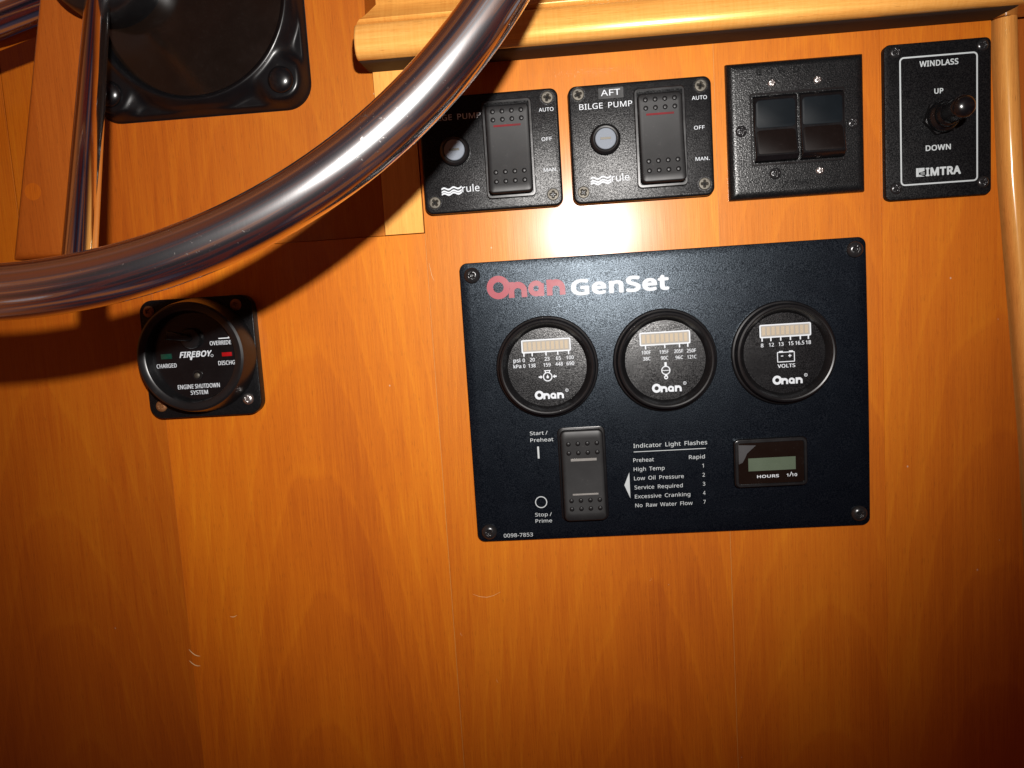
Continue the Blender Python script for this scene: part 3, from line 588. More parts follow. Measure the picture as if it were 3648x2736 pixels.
# ================================================================== SQUARE INSTRUMENT WITH ROUND LENS
ins = T('square_instrument', 'large square black instrument frame with a round dark lens behind the wheel', 'instrument', (-144, 160, -2.6))
cx0, cy0, HS = -144.0, 160.0, 65.0
def sd_rr(x, y, hs, r):
    qx, qy = abs(x) - hs + r, abs(y) - hs + r
    return math.hypot(max(qx, 0), max(qy, 0)) + min(max(qx, qy), 0) - r
def smooth(a, b, x):
    t = max(0, min(1, (x - a) / (b - a))); return t * t * (3 - 2 * t)
BOSS = [(sx * 50.5, sy * 50.5) for sx in (-1, 1) for sy in (-1, 1)]
def frame_h(x, y):
    d = -sd_rr(x, y, HS, 15); q = math.hypot(x, y)
    e = 4.0 * smooth(0, 3.2, d)
    f = q - 60.5
    for bx, by in BOSS:
        g_ = math.hypot(x - bx, y - by) - 12.5
        k = 9.0; hh = max(0.0, min(1.0, 0.5 + 0.5 * (g_ - f) / k)); f = g_ * (1 - hh) + f * hh - k * hh * (1 - hh)
    hgt = 5.8 * smooth(4.6, -1.8, f) * smooth(0.3, 5.5, d)
    lip = 1.6 * math.exp(-((q - 57.6) / 1.5) ** 2)
    return -2.6 + e + hgt + lip
mb = MB(); na, nr = 240, 34; rings = []
for k in range(nr + 1):
    t = k / nr; ring = []
    for i in range(na):
        a = 2 * math.pi * i / na; ca, sa = math.cos(a), math.sin(a)
        # distance along this ray to the rounded square
        lo, hi = 50.0, 95.0
        for _ in range(22):
            mid = (lo + hi) / 2
            if sd_rr(ca * mid, sa * mid, HS, 15) < 0: lo = mid
            else: hi = mid
        q = lo + (56.0 - lo) * t
        ring.append((cx0 + ca * q, cy0 + sa * q, frame_h(ca * q, sa * q)))
    rings.append(ring)
rings.insert(0, [(x, y, -2.7) for x, y, z in rings[0]])
rings.append([(cx0 + 55.0 * math.cos(2 * math.pi * i / na), cy0 + 55.0 * math.sin(2 * math.pi * i / na), 7.0) for i in range(na)])
rings.append([(cx0 + 54.0 * math.cos(2 * math.pi * i / na), cy0 + 54.0 * math.sin(2 * math.pi * i / na), 1.5) for i in range(na)])
stack(mb, rings, False, False)
part('frame', mb, 'frame_black', ins, angle=60)
part('lens', lathe(cx0, cy0, [(56, 2.4), (48, 3.6), (36, 4.8), (22, 5.6), (8, 6.0)], 72), 'lens', ins)
for bx, by in BOSS:
    part('screw_cap', lathe(cx0 + bx, cy0 + by, [(7.4, 5.5), (7.4, 8.2), (6.9, 9.0), (5.6, 10.2), (3.6, 11.0), (1.4, 11.4)], 32), 'gloss', ins)

# ================================================================== GENERATOR PANEL
gp = T('generator_panel', 'wide navy black generator control panel with three round gauges and an hour meter', 'control panel', (115, -83, 0))
def bulge(x, y): return 2.4 * max(0.0, 1 - ((y + 83) / 83) ** 2) * max(0.0, 1 - (abs(x - 125) / 125) ** 2.6)
mb = MB(); o = rrect(0, -166, 230, 0, 4.5, 8); rings = [[(x, y, 0.02) for x, y in o], [(x, y, 2.6) for x, y in o], [(x, y, 2.9) for x, y in inset(o, .2)], [(x, y, 3.0) for x, y in inset(o, .6)]]
b_ = rings[-1]
def dense(p, n):
    out = []
    for i in range(len(p)):
        a, c = p[i], p[(i + 1) % len(p)]; m = max(1, int(math.hypot(a[0] - c[0], a[1] - c[1]) / n))
        for k in range(m): out.append((a[0] + (c[0] - a[0]) * k / m, a[1] + (c[1] - a[1]) * k / m, a[2]))
    return out
rings = [dense(r, 6.0) for r in [[(x, y, z) for x, y, z in q] for q in rings]]
nmin = min(len(r) for r in rings)
if any(len(r) != nmin for r in rings):
    base_ = rings[-1]; rings = [[(115 + (x - 115) * k, -83 + (y + 83) * k2, z) for x, y, _ in base_] for k, k2, z in ((115 / 114.4, 83 / 82.4, .02), (115 / 114.4, 83 / 82.4, 2.6), (114.8 / 114.4, 82.8 / 82.4, 2.9), (1, 1, 3.0))]
b_ = rings[-1]
for k in [1 - j / 22 for j in range(1, 22)]: rings.append([(115 + (x - 115) * k, -83 + (y + 83) * k, 3.0) for x, y, _ in b_])
stack(mb, rings)
part('plate', mb, 'panel', gp)
for x, y, r in ((7.3, -7.3, .5), (223.6, -6.9, .2), (7.2, -159.8, .9), (223.4, -158.6, 1.2)): inst('screw', SCR['dome_black'], gp, gp, (x, y, 3.1), r)

def arch_logo(x0, x1, y, cap, z, mb=None):
    """the maker's word as a heavy ring followed by three heavy rounded lower-case letters"""
    mb = mb or MB(); Lx = x1 - x0
    ro = cap * 0.52; cxo = x0 + ro
    ring2(cxo, y + ro * 0.96, ro, ro * 0.46, z, mb, 40)
    xs = x0 + 2 * ro * 0.93; wl = (x1 - xs) / 3.0; hx = cap * 0.70; s = wl * 0.30
    def n_(xa):
        r = wl * 0.49; cxn = xa + r; cyn = y + hx - r
        o = [(xa, y), (xa, y + hx)] ; mbq = mb
        flat(rect(xa, y, xa + s, y + hx), z, mbq)
        flat(rect(xa + 2 * r - s, y, xa + 2 * r, cyn), z, mbq)
        N = 14; ou = [(cxn + r * math.cos(math.pi * k / N), cyn + r * math.sin(math.pi * k / N)) for k in range(N + 1)]
        inn = [(cxn + (r - s) * math.cos(math.pi * k / N), cyn + (r - s) * 0.8 * math.sin(math.pi * k / N)) for k in range(N + 1)]
        vs = [(a, b, z + 0.12) for a, b in ou] + [(a, b, z + 0.12) for a, b in inn]
        mbq.add(vs, [(k, k + 1, N + 2 + k, N + 1 + k) for k in range(N)])
    n_(xs)
    ra = hx * 0.5; cxa = xs + wl + wl * 0.47
    ring2(cxa, y + ra, ra, ra * 0.36, z + 0.02, mb, 32)
    flat(rect(cxa + ra - s * 0.95, y, cxa + ra, y + hx * 0.8), z, mb)
    n_(xs + 2 * wl + wl * 0.03)
    return mb
part('maker_lettering', arch_logo(15.3, 60.5, -21.6, 13.0, 3), 'print_red', gp, label='red maker name at the top left of the panel', smooth=False)
part('title_lettering', letters('GenSet', 63.8, 119.8, -22.6, 9.2, 3, 0.05), 'print', gp, smooth=False)

def gauge(cx, cy, kind):
    g = part('gauge', lathe(cx, cy, [(29.6, 2.9), (29.6, 4.6), (29.0, 5.6), (28.2, 5.9), (28.0, 6.2), (27.8, 9.4), (27.2, 10.6), (26.3, 11.0), (25.6, 10.7), (25.2, 10.2), (22.9, 6.0), (22.7, 5.2)], 96, None, False), 'satin', gp, angle=28)
    part('dial', lathe(cx, cy, [(23.2, 5.5), (12, 5.52), (4, 5.53)], 64), 'dial', g, gp)
    return g
ZF = 5.6
def seg_bar(g, x0, x1, y0, y1, ticks, tl=1.9):
    mb = MB()
    o = rrect(x0, y0, x1, y1, 0.9, 4); i_ = inset(o, 0.75)
    stack(mb, [[(x, y, ZF) for x, y in o], [(x, y, ZF + .15) for x, y in o], [(x, y, ZF + .15) for x, y in i_], [(x, y, ZF) for x, y in i_]], False, False)
    for t in ticks: flat(rect(t - 0.38, y0 - tl, t + 0.38, y0 + 0.2), ZF + 0.01, mb)
    part('scale_frame', mb, 'print', g, gp, smooth=False)
    part('bar_backing', flat(rect(x0 + .7, y0 + .7, x1 - .7, y1 - .7), ZF - .05, None, .1), 'led_back', g, gp, smooth=False)
    w = (x1 - x0 - 2.2) / 10
    for k in range(10):
        xa = x0 + 1.0 + k * w
        part('bar_segment', flat(rect(xa + 0.3, y0 + 1.5, xa + w - 0.5, y1 - 1.4), ZF + .06, None, .2), 'led_bar', g, gp, smooth=False)
def words(g, items, z=ZF, mat='print', bold=0.025):
    line_of(g, gp, mat, [(t, xc - w / 2, xc + w / 2, y, cap) for t, xc, y, cap, w in items], z, bold)
def maker(g, cx, y):
    mb = arch_logo(cx - 8.5, cx + 8.3, y, 5.0, ZF)
    ring2(cx + 10.2, y + 4.6, 0.95, 0.72, ZF, mb, 20); letters('R', cx + 9.85, cx + 10.6, y + 4.1, 1.0, ZF, 0, 0, mb)
    part('maker_lettering', mb, 'print', g, gp, smooth=False)

# oil pressure
g1 = gauge(47.6, -62.6, 0); ORI['gauge'] = ORI[gp.name]
dx, dy = 0.0, 0.4
seg_bar(g1, 33.4, 61.9, -54.0, -46.3, (34.6, 39.4, 47.4, 54.2, 60.4))
words(g1, [('psi', 30.3, -59.0, 2.3, 4.0), ('0', 34.3, -59.1, 2.2, 1.3), ('20', 39.3, -59.0, 2.2, 2.9), ('23', 47.8, -59.0, 2.2, 2.9), ('65', 54.4, -58.9, 2.2, 2.9), ('100', 61.1, -58.9, 2.2, 4.3),
            ('kPa', 30.4, -62.4, 2.2, 4.5), ('0', 34.4, -62.4, 2.2, 1.3), ('138', 38.9, -62.4, 2.2, 4.2), ('159', 47.6, -62.4, 2.2, 4.2), ('448', 54.6, -62.3, 2.2, 4.3), ('690', 61.1, -62.3, 2.2, 4.4)])
mb = MB(); c = (47.6, -68.2)
ring2(c[0], c[1], 2.75, 2.15, ZF, mb)
for sx in (-1, 1):
    flat(rect(min(c[0] + sx * 3.6, c[0] + sx * 5.2), c[1] - .45, max(c[0] + sx * 3.6, c[0] + sx * 5.2), c[1] + .45), ZF, mb)
    tri = [(c[0] + sx * 2.9, c[1]), (c[0] + sx * 4.1, c[1] + 1.1), (c[0] + sx * 4.1, c[1] - 1.1)]
    flat(tri if sx < 0 else tri[::-1], ZF + .01, mb) if True else None
flat(rect(c[0] - 1.5, c[1] + 2.3, c[0] - .9, c[1] + 3.6), ZF + .02, mb); flat(rect(c[0] + .9, c[1] + 2.3, c[0] + 1.5, c[1] + 3.6), ZF + .02, mb); flat(rect(c[0] - 1.9, c[1] + 3.3, c[0] + 1.9, c[1] + 3.85), ZF + .03, mb)
flat([(c[0], c[1] + 1.3), (c[0] - .75, c[1] - .2), (c[0] - .5, c[1] - .95), (c[0] + .5, c[1] - .95), (c[0] + .75, c[1] - .2)], ZF, mb)
part('oil_symbol', mb, 'print', g1, gp, smooth=False)
maker(g1, 48.0, -81.2)
# water temperature
g2 = gauge(115.2, -62.6, 1); ORI['gauge.001'] = ORI[gp.name]
seg_bar(g2, 101.2, 129.9, -53.8, -46.1, (104.4, 115.3, 123.6, 128.3))
words(g2, [('100F', 104.6, -58.6, 2.1, 5.2), ('195F', 114.8, -58.8, 2.1, 5.2), ('205F', 123.0, -58.9, 2.1, 5.2), ('250F', 130.2, -59.0, 2.1, 5.2),
            ('38C', 104.8, -62.2, 2.1, 4.3), ('90C', 114.9, -62.3, 2.1, 4.2), ('96C', 123.2, -62.5, 2.1, 4.3), ('121C', 130.3, -62.6, 2.1, 5.2)])
mb = MB(); c = (115.3, -68.4)
ring2(c[0], c[1], 2.6, 2.05, ZF, mb)
flat(rect(c[0] - .65, c[1] + 2.4, c[0] + .65, c[1] + 4.7), ZF + .01, mb); flat(rect(c[0] - .65, c[1] - 3.6, c[0] + .65, c[1] - 2.4), ZF + .01, mb)
for k in range(6): bar((c[0] - 2.1 + k * .7, c[1] - .15 + .22 * (k % 2)), (c[0] - 1.4 + k * .7, c[1] - .15 + .22 * ((k + 1) % 2)), .4, ZF + .02, mb)
ring2(c[0], c[1] - 4.0, 1.15, .55, ZF + .02, mb)
part('temperature_symbol', mb, 'print', g2, gp, smooth=False)
maker(g2, 115.5, -80.9)
# volts
g3 = gauge(182.2, -62.4, 2); ORI['gauge.002'] = ORI[gp.name]
seg_bar(g3, 168.7, 197.4, -53.4, -45.8, (170.0, 174.9, 180.4, 185.8, 191.3, 195.8))
words(g3, [('8', 169.9, -58.6, 2.2, 1.5), ('12', 175.1, -58.5, 2.2, 2.8), ('13', 180.5, -58.4, 2.2, 2.8), ('15', 186.0, -58.3, 2.2, 2.8), ('16.5', 190.9, -58.3, 2.2, 5.0), ('18', 195.7, -58.3, 2.2, 2.9), ('VOLTS', 183.1, -70.8, 2.1, 9.9)])
mb = MB()
for a, b in (((178.2, -67.4), (187.8, -67.4)), ((178.2, -62.0), (187.8, -62.0)), ((178.3, -67.4), (178.3, -62.0)), ((187.7, -67.4), (187.7, -62.0)), ((180.2, -64.1), (181.5, -64.1)), ((184.3, -64.1), (186.1, -64.1)), ((185.2, -65.0), (185.2, -63.2))):
    bar(a, b, 0.5, ZF + 0.01 * random.random(), mb)
flat(rect(179.2, -61.9, 181.4, -61.2), ZF, mb); flat(rect(184.8, -61.9, 187.0, -61.2), ZF, mb)
part('battery_symbol', mb, 'print', g3, gp, smooth=False)
maker(g3, 183.6, -80.2)

# start / stop rocker
def rocker_mesh(x0, y0, x1, y1, zt, zb, dish, zlow, r=3.2):
    mb = MB(); o = [p[:2] for p in dense([(*p, 0) for p in rrect(x0, y0, x1, y1, r, 6)], 2.0)]; cx, cy = (x0 + x1) / 2, (y0 + y1) / 2
    def zz(y):
        t = (y - y0) / (y1 - y0); return zb + (zt - zb) * t - dish * math.sin(math.pi * max(0, min(1, t)))
    rings = [[(x, y, zlow) for x, y in o], [(x, y, zz(y) - 1.0) for x, y in o], [(x, y, zz(y) - .35) for x, y in inset(o, .3)], [(x, y, zz(y)) for x, y in inset(o, 1.0)]]
    b = rings[-1]
    for k in (.85, .7, .55, .4, .25, .1): rings.append([(cx + (x - cx) * k, cy + (y - cy) * k, zz(cy + (y - cy) * k)) for x, y, _ in b])
    stack(mb, rings); return mb, zz
def dot_mesh(r, h): 
    return mesh_of('grip_dot', lathe(0, 0, [(r, -.4), (r, h * .4), (r * .8, h * .85), (r * .4, h)], 16), (0, 0, 0), M['rubber_dot'])
DOT = dot_mesh(1.35, 0.75)
mb, zz = rocker_mesh(52.7, -154.0, 77.6, -100.2, 7.6, 9.4, 1.2, 3.0)
rk = part('rocker_switch', mb, 'rubber', gp, label='grey black rocker with two clear slots', angle=60); ORI[rk.name] = ORI[gp.name]
for y in (-108.1, -113.5, -141.8, -146.7):
    for k in range(4): inst('grip_dot', DOT, rk, gp, (57.3 + k * 5.5, y, zz(y)))
for y, hh in ((-117.7, .75), (-138.2, .5)):
    part('clear_slot', flat(rect(58.2, y - hh, 73.2, y + hh), zz(y), None, .15), 'clear', rk, gp, smooth=False)
part('rocker_frame', slab(rrect(51.2, -155.4, 79.0, -98.8, 3.5, 6), 2.9, 3.7, .4), 'gloss', gp)
line_of(gp, gp, 'print_dim', [('Start /', 35.1, 45.6, -102.5, 2.2), ('Preheat', 35.1, 48.7, -106.6, 2.2), ('Stop /', 35.2, 45.2, -151.8, 2.2), ('Prime', 35.2, 45.1, -155.7, 2.2), ('0098-7853', 15.6, 33.2, -163.9, 2.3)], 3)
part('start_mark', flat(rect(38.9, -116.6, 40.0, -109.4), 3), 'print_dim', gp, smooth=False)
part('stop_mark', ring2(39.3, -143.1, 3.6, 3.05, 3), 'print_dim', gp, smooth=False)
rows = [('Indicator  Light  Flashes', 95.0, 137.6, -113.1, 2.45)]
for t, xe, y in (('Preheat', 106.6, -121.5), ('High  Temp', 112.6, -126.9), ('Low  Oil  Pressure', 123.5, -132.4), ('Service  Required', 122.7, -137.9), ('Excessive  Cranking', 126.9, -143.4), ('No  Raw  Water  Flow', 128.1, -148.8)):
    rows.append((t, 94.6, xe, y - .1, 2.3))
rows.append(('Rapid', 126.8, 136.0, -121.4, 2.3))
for t, y in (('1', -126.8), ('2', -132.3), ('3', -137.7), ('4', -143.2), ('7', -148.6)): rows.append((t, 134.3, 135.7 if t != '1' else 135.2, y, 2.3))
line_of(gp, gp, 'print_dim', rows, 3)
part('rule_line', flat(rect(95.1, -115.65, 136.7, -115.25), 3), 'print_dim', gp, smooth=False)
part('pointer_mark', flat([(92.0, -127.5), (88.8, -135.1), (92.0, -143.2)], 3), 'print_dim', gp, smooth=False)
# hour meter
hm = part('hour_meter', slab(rrect(152.1, -139.5, 193.8, -110.8, 3, 6), 3, 6.2, .8), 'gloss', gp); ORI[hm.name] = ORI[gp.name]
mb = MB(); o = rrect(152.9, -138.7, 193.0, -111.6, 2.6, 6); i_ = inset(o, 1.2)
stack(mb, [[(x, y, 6.1) for x, y in o], [(x, y, 6.9) for x, y in o], [(x, y, 6.9) for x, y in i_], [(x, y, 6.1) for x, y in i_]], False, False)
part('bezel', mb, 'satin', hm, gp)
part('window', flat(rrect(154.4, -137.2, 191.5, -113.1, 1.5, 4), 6.18, None, .12), 'lens', hm, gp)
part('display', flat(rect(160.0, -129.7, 186.8, -122.1), 6.3, None, .12), 'lcd', hm, gp, smooth=False)
line_of(hm, gp, 'print', [('HOURS', 164.8, 177.2, -133.9, 1.7), ('1/10', 181.6, 187.5, -133.8, 1.7)], 6.3, .03)
part('pointer_mark', flat([(184.3, -131.0), (183.8, -132.0), (184.8, -132.0)], 6.3), 'print', hm, gp, smooth=False)
mb = MB(); vs = [(154.6, -114.0), (154.6, -125.3), (156.8, -124.4), (158.4, -121.5), (159.4, -119.2), (161.8, -117.0), (164.6, -114.6)]
flat(vs, 6.32, mb, .08); part('torn_film', mb, 'film', hm, gp, smooth=False)

# the thin sheet bows outward a little between its corner screws; everything mounted on it follows
def follow(o, shift=None):
    for c in o.children:
        if c.data.users > 1 or c.name.startswith(('screw', 'grip_dot')):
            x, y = c.location.x / MM + 115, c.location.y / MM - 83; c.location.z += bulge(x, y) * MM
        else:
            for v in c.data.vertices:
                v.co.z += bulge(v.co.x / MM + 115, v.co.y / MM - 83) * MM
            c.data.update()
        follow(c)
follow(gp)

# ================================================================== BILGE PUMP SWITCH PANELS
def bilge_panel(ox, oy, aft, label):
    t = T('bilge_pump_panel', label, 'switch panel', (ox + 39.5, oy - 32.3, 0), 'bilge pump switch panels beside the wheel')
    X = lambda x: x - 68.1 + ox
    Y = lambda y: y - 93.3 + oy
    def TT(s, x0, x1, y, cap, b=.012, mbx=None, z=6): return letters(s, X(x0), X(x1), Y(y), cap, z, b, 0, mbx)
    part('plate', slab(rrect(X(68.1), Y(28.5), X(147.1), Y(93.3), 4.5, 8), 0.02, 6, 1.3, None, 4), 'crinkle', t)
    for i, (x, y) in enumerate(((73.7, 88.5), (141.2, 88.1), (73.9, 34.9), (141.5, 34.8))):
        part('screw_well', ring2(X(x), Y(y), 4.1, 3.4, 5.95, None, 28, .25), 'crinkle', t)
        inst('screw', SCR['flat_dark'], t, t, (X(x), Y(y), 5.9), .4 + i * .9)
    fh = part('fuse_holder', lathe(X(87.5), Y(62.8), [(8.5, 5.9), (8.5, 8.0), (8.0, 9.0), (7.0, 9.6), (6.2, 9.4), (5.9, 8.8), (5.9, 8.0)], 48, None, False), 'satin', t); ORI[fh.name] = ORI[t.name]
    part('fuse_cap', lathe(X(87.5), Y(62.8), [(5.8, 7.5), (5.8, 9.7), (5.5, 10.05), (5.0, 10.1), (3.0, 10.12), (1.0, 10.12)], 40), 'grey_cap', fh, t)
    part('slot', flat(rect(X(84.6), Y(62.3), X(90.4), Y(63.5)), 10.15, None, .12), 'steel_dark', fh, t)
    # rocker in its frame
    mb = MB(); o = rrect(X(104.2), Y(34.6), X(132.2), Y(88.6), 2.6, 6); i_ = inset(o, 1.5)
    stack(mb, [[(x, y, 5.9) for x, y in o], [(x, y, 7.6) for x, y in o], [(x, y, 8.0) for x, y in inset(o, .4)], [(x, y, 8.0) for x, y in i_], [(x, y, 5.9) for x, y in i_]], False, False)
    part('rocker_frame', mb, 'gloss', t)
    mb, zz = rocker_mesh(X(106.0), Y(36.6), X(130.6), Y(85.6), 9.0, 14.6, 1.4, 5.9, 2.6)
    rk = part('rocker_switch', mb, 'rubber', t, angle=60); ORI[rk.name] = ORI[t.name]
    for y in (81.9, 77.4, 48.2, 42.9):
        for k in range(4): inst('grip_dot', DOT, rk, t, (X(110.3) + k * 5.3, Y(y), zz(Y(y))))
    part('red_slot', flat(rect(X(110.4), Y(73.4), X(125.6), Y(74.5)), zz(Y(74)), None, .2), 'red_dark', rk, t, smooth=False)
    line_of(t, t, 'print', [(w, X(a), X(b), Y(y), c) for w, a, b, y, c in (('BILGE  PUMP', 73.9, 103.4, 80.0, 3.1), ('AUTO', 136.1, 144.4, 80.6, 2.1), ('OFF', 136.7, 142.6, 64.6, 2.0), ('MAN.', 136.9, 144.7, 47.6, 2.0))], 6, .012)
    mb = MB()
    # wave mark: three stacked wavy bands, then the word
    for k in range(3):
        N = 16; y0 = Y(38.6) + k * 1.25; ps = []
        for i in range(N + 1):
            u = i / N; ps.append((X(78.2) + 11.6 * u, y0 + 0.55 * math.sin(u * math.pi * 4.2) + 0.5 * u + (0.5 if k == 2 else 0)))
        for i in range(N): flat([ps[i], ps[i + 1], (ps[i + 1][0], ps[i + 1][1] + .98), (ps[i][0], ps[i][1] + .98)], 6, mb)
    TT('rule', 90.0, 100.0, 39.6, 4.1, .015, mb)
    part('maker_lettering', mb, 'print', t, smooth=False)
    if aft:
        tp = part('tape_label', slab(rect(X(84.8), Y(84.9), X(98.9), Y(90.9)), 5.9, 6.35, .1, None, 1), 'gloss', t, smooth=False, label='black label tape reading AFT'); ORI[tp.name] = ORI[t.name]
        part('lettering', letters('AFT', X(86.2), X(97.0), Y(86.5), 3.3, 6.35, .012), 'print', tp, t, smooth=False)
    return t
bilge_panel(-16.7, 93.5, False, 'black bilge pump switch panel half in the shadow of the wheel rim')
bilge_panel(68.1, 93.3, True, 'black bilge pump switch panel with an AFT tape label')

# ================================================================== TRIM TAB SWITCH PLATE
tp = T('trim_tab_switch', 'square black plate with sloping edges and two rocker switches, raised words BOW DOWN', 'switch plate', (193, 62, 0))
mb = MB(); a = rrect(155.7, 24.7, 230.3, 99.2, .6, 3); b = rrect(160.2, 29.0, 225.4, 95.0, 1.4, 3)
rg = [[(x, y, .02) for x, y in a]]
for k in range(9):
    q = k / 8 * math.pi / 2; u = 1 - math.cos(q) ** 0.9 if k < 8 else 1.0
    u = 1 - math.cos(q); rg.append([(xa + (xb - xa) * u, ya + (yb - ya) * u, .8 + 4.1 * math.sin(q)) for (xa, ya), (xb, yb) in zip(a, b)])
stack(mb, rg)
part('plate', mb, 'crinkle_dusty', tp)
o = rrect(167.6, 42.4, 218.8, 81.6, .9, 3); i_ = inset(o, 1.0); mb = MB()
stack(mb, [[(x, y, 4.9) for x, y in o], [(x, y, 5.9) for x, y in o], [(x, y, 5.9) for x, y in i_], [(x, y, 4.9) for x, y in i_]], False, False)
part('switch_frame', mb, 'gloss', tp)
for x0, x1, dz in ((169.1, 192.6, 0.0), (194.0, 217.6, 0.6)):
    mb = MB(); ys = [(44.0, 5.0), (44.6, 8.6), (47.0, 10.2 + dz), (61.6, 7.6 + dz), (77.6, 8.3), (79.4, 7.2), (80.2, 5.0)]
    rings = []
    for x, k in ((x0, 1), (x0 + .5, 0), (x1 - .5, 0), (x1, 1)): rings.append([(x, y + (62 - y) * .012 * k, z - .5 * k if z > 5.1 else z) for y, z in ys])
    m_ = len(ys); fs = [tuple(range(m_)), tuple(reversed(range(3 * m_, 4 * m_)))]
    for q in range(3):
        for i in range(m_ - 1): fs.append((q * m_ + i + 1, q * m_ + i, (q + 1) * m_ + i, (q + 1) * m_ + i + 1))
    mb.add([p for r in rings for p in r], fs)
    rk = part('rocker_switch', mb, 'gloss', tp); ORI[rk.name] = ORI[tp.name]
    def zl(y, lo): 
        (ya, za), (yb, zb) = ((47.0, 10.2 + dz), (61.6, 7.6 + dz)) if lo else ((61.6, 7.6 + dz), (77.6, 8.3))
        return za + (zb - za) * (y - ya) / (yb - ya)
    for lo, ya, yb, mat in ((False, 62.2, 76.9, 'pad_blue'), (True, 47.8, 61.0, 'pad_brown')):
        o = rrect(x0 + 1.2, ya, x1 - 1.2, yb, 2.0, 5); mb = MB()
        stack(mb, [[(x, y, zl(y, lo) - .1) for x, y in o], [(x, y, zl(y, lo) + .25) for x, y in o], [(x, y, zl(y, lo) + .35) for x, y in inset(o, .25)]])
        part('switch_pad', mb, mat, rk, tp)
for i, (x, y) in enumerate(((180.0, 86.6), (204.7, 86.4), (161.9 + .8, 61.9), (223.2, 62.0), (180.6, 37.7), (205.0, 37.6))):
    inst('screw', SCR['pan_black' if i in (2, 3, 4) else 'pan_small'], tp, tp, (x, y, 4.9 if 163 < x < 222 else 4.6), i * .8)
part('raised_lettering', letters('B  O  W   D  O  W  N', 172.0, 214.3, 91.4, 3.1, 4.9, .03, 0, None, .7), 'matte', tp, smooth=False)
part('raised_lettering', letters('BENNETT', 188.8, 205.5, 30.6, 2.8, 4.9, .02, 0, None, .7), 'matte', tp, smooth=False)
part('raised_slash', flat([(183.4, 29.4), (184.1, 29.4), (188.2, 34.2), (187.4, 34.2)], 4.9, None, .7), 'matte', tp, smooth=False)

# ================================================================== WINDLASS SWITCH
wl = T('windlass_switch', 'matte black windlass switch plate with white border and a rubber booted toggle', 'switch plate', (269, 60, 0))
part('plate', slab(rrect(240.8, 18.5, 297.4, 102.0, 3.2, 6), 0.02, 4, .6), 'matte', wl)
for i, (x, y) in enumerate(((246.7, 97.7), (292.6, 97.8), (246.3, 24.9), (292.9, 25.1))): inst('screw', SCR['pan_black'], wl, wl, (x, y, 3.9), .5 + i * .8)
mb = MB(); o = rrect(248.8, 26.0, 290.2, 94.8, 2.4, 6); i_ = inset(o, .8)
stack(mb, [[(x, y, 4) for x, y in o], [(x, y, 4.12) for x, y in o], [(x, y, 4.12) for x, y in i_], [(x, y, 4) for x, y in i_]], False, False)
part('border_line', mb, 'print_dim', wl, smooth=False)
line_of(wl, wl, 'print_dim', [('WINDLASS', 259.5, 280.0, 88.9, 3.1), ('UP', 267.2, 272.0, 74.2, 2.8), ('DOWN', 262.4, 275.8, 44.0, 3.0)], 4, .03)
mb = MB(); letters('IMTRA', 262.3, 281.1, 30.4, 4.6, 4, .055, 0, mb)
flat(rect(257.2, 30.4, 258.6, 35.1), 4, mb); flat([(258.7, 32.6), (261.7, 33.4), (261.7, 35.1), (258.7, 35.1)], 4.02, mb); flat([(258.7, 30.4), (261.8, 30.4), (258.7, 31.6)], 4.02, mb)
for k in range(3): flat(rect(259.6, 31.5 + k * .5, 261.8, 31.72 + k * .5), 4.03, mb)
part('maker_lettering', mb, 'print_dim', wl, smooth=False)
hexp = [(270.4 + 9.6 * math.cos(math.pi / 3 * k + .2), 61.2 + 9.6 * math.sin(math.pi / 3 * k + .2)) for k in range(6)]
tg = part('toggle', slab(hexp, 3.9, 6.6, .6), 'rubber_dot', wl, angle=25); ORI[tg.name] = ORI[wl.name]
part('rubber_boot', lathe(270.3, 61.3, [(8.4, 6.4), (8.6, 8.4), (7.8, 10.2), (6.6, 10.8), (6.4, 11.2), (6.9, 12.6), (6.4, 14.0), (5.6, 14.8), (5.3, 15.4), (5.5, 18.0), (5.9, 24.0), (6.0, 27.0), (5.4, 29.6), (3.8, 31.2), (1.6, 31.9)], 40), 'gloss', tg, wl)

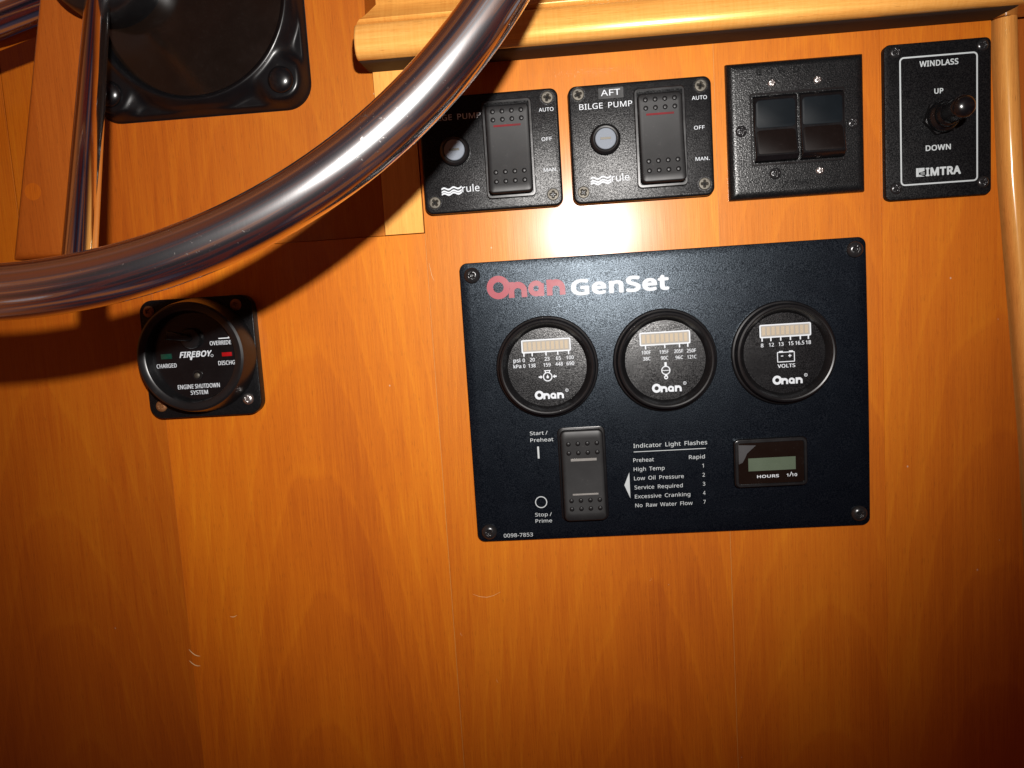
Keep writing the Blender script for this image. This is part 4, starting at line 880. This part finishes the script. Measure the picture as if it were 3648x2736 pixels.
# ================================================================== ENGINE SHUTDOWN ALARM
fb = T('engine_shutdown_panel', 'square black engine shutdown alarm with a round raised bezel, under the wheel rim', 'alarm panel', (-157, -44, 0))
part('flange', slab(rrect(-192.0, -80.3, -123.2, -9.4, 8, 8), 0.02, 6.5, .6), 'crinkle', fb)
part('bezel', lathe(-157.3, -43.6, [(34.0, 6.0), (33.4, 9.0), (32.2, 17.5), (31.6, 19.6), (30.4, 20.4), (27.6, 20.3), (26.6, 19.7), (25.4, 15.0), (25.2, 13.5)], 96, None, False), 'satin', fb, angle=30)
part('face', lathe(-157.3, -43.6, [(25.4, 13.9), (14, 13.92), (4, 13.94)], 64), 'gloss', fb)
for (x, y, k, r) in ((-132.8, -15.2, 'pan_rust', .3), (-185.8, -16.0, 'pan_rust', .9), (-130.9, -71.2, 'pan_steel', .5), (-184.4, -72.6, 'pan_rust', 1.1)): inst('screw', SCR[k], fb, fb, (x, y, 6.6), r)
ZB = 14.0
line_of(fb, fb, 'print', [('OVERRIDE', -147.4, -134.7, -38.0, 2.5), ('CHARGED', -180.7, -168.6, -49.6, 2.5), ('DISCHG.', -143.5, -132.7, -49.8, 2.5), ('ENGINE SHUTDOWN', -169.3, -144.0, -62.6, 2.6), ('SYSTEM', -161.9, -151.5, -66.2, 2.5)], ZB, .02)
mb = MB()
flat(rect(-142.0, -34.5, -134.7, -33.9), ZB, mb); flat([(-134.7, -33.9), (-134.7, -32.2), (-136.4, -33.9)][::-1], ZB, mb)
part('override_arrow', mb, 'print', fb, smooth=False)
mb = letters('FIREBOY', -166.4, -147.6, -44.2, 3.5, ZB, .04, .28)
flat([(-160.2, -45.6), (-159.2, -45.8), (-158.5, -44.0), (-160.0, -44.0)], ZB, mb); ring2(-146.8, -43.9, .8, .6, ZB, mb, 18)
part('maker_lettering', mb, 'print', fb, smooth=False)
part('charged_light', slab(rect(-177.4, -44.4, -171.0, -41.3), ZB - .2, ZB + .5, .3, None, 2), 'green_lens', fb)
part('discharge_light', slab(rect(-140.8, -44.8, -134.9, -42.4), ZB - .2, ZB + .5, .3, None, 2), 'red_lens', fb)
part('buzzer_hole', ring2(-156.6, -54.6, 2.9, 2.2, ZB - .1, None, 28, .5), 'satin', fb)
part('indicator_lamp', lathe(-156.9, -55.0, [(1.7, ZB - .1), (1.6, ZB + .5), (.8, ZB + .9)], 20), 'steel_dark', fb)
# round switch boss and its lever in the shaded upper half
tgl = part('override_toggle', lathe(-157.6, -33.2, [(6.0, 13.8), (6.0, 16.2), (5.4, 17.0), (3.4, 17.2)], 32), 'satin', fb); ORI[tgl.name] = ORI[fb.name]
mb = MB(); tube(mb, [(-157.6, -33.0, 16.5), (-161.5, -31.6, 22.0), (-167.0, -30.2, 26.0)], [2.0, 2.3, 2.6], 18)
part('lever', mb, 'satin', tgl, fb)
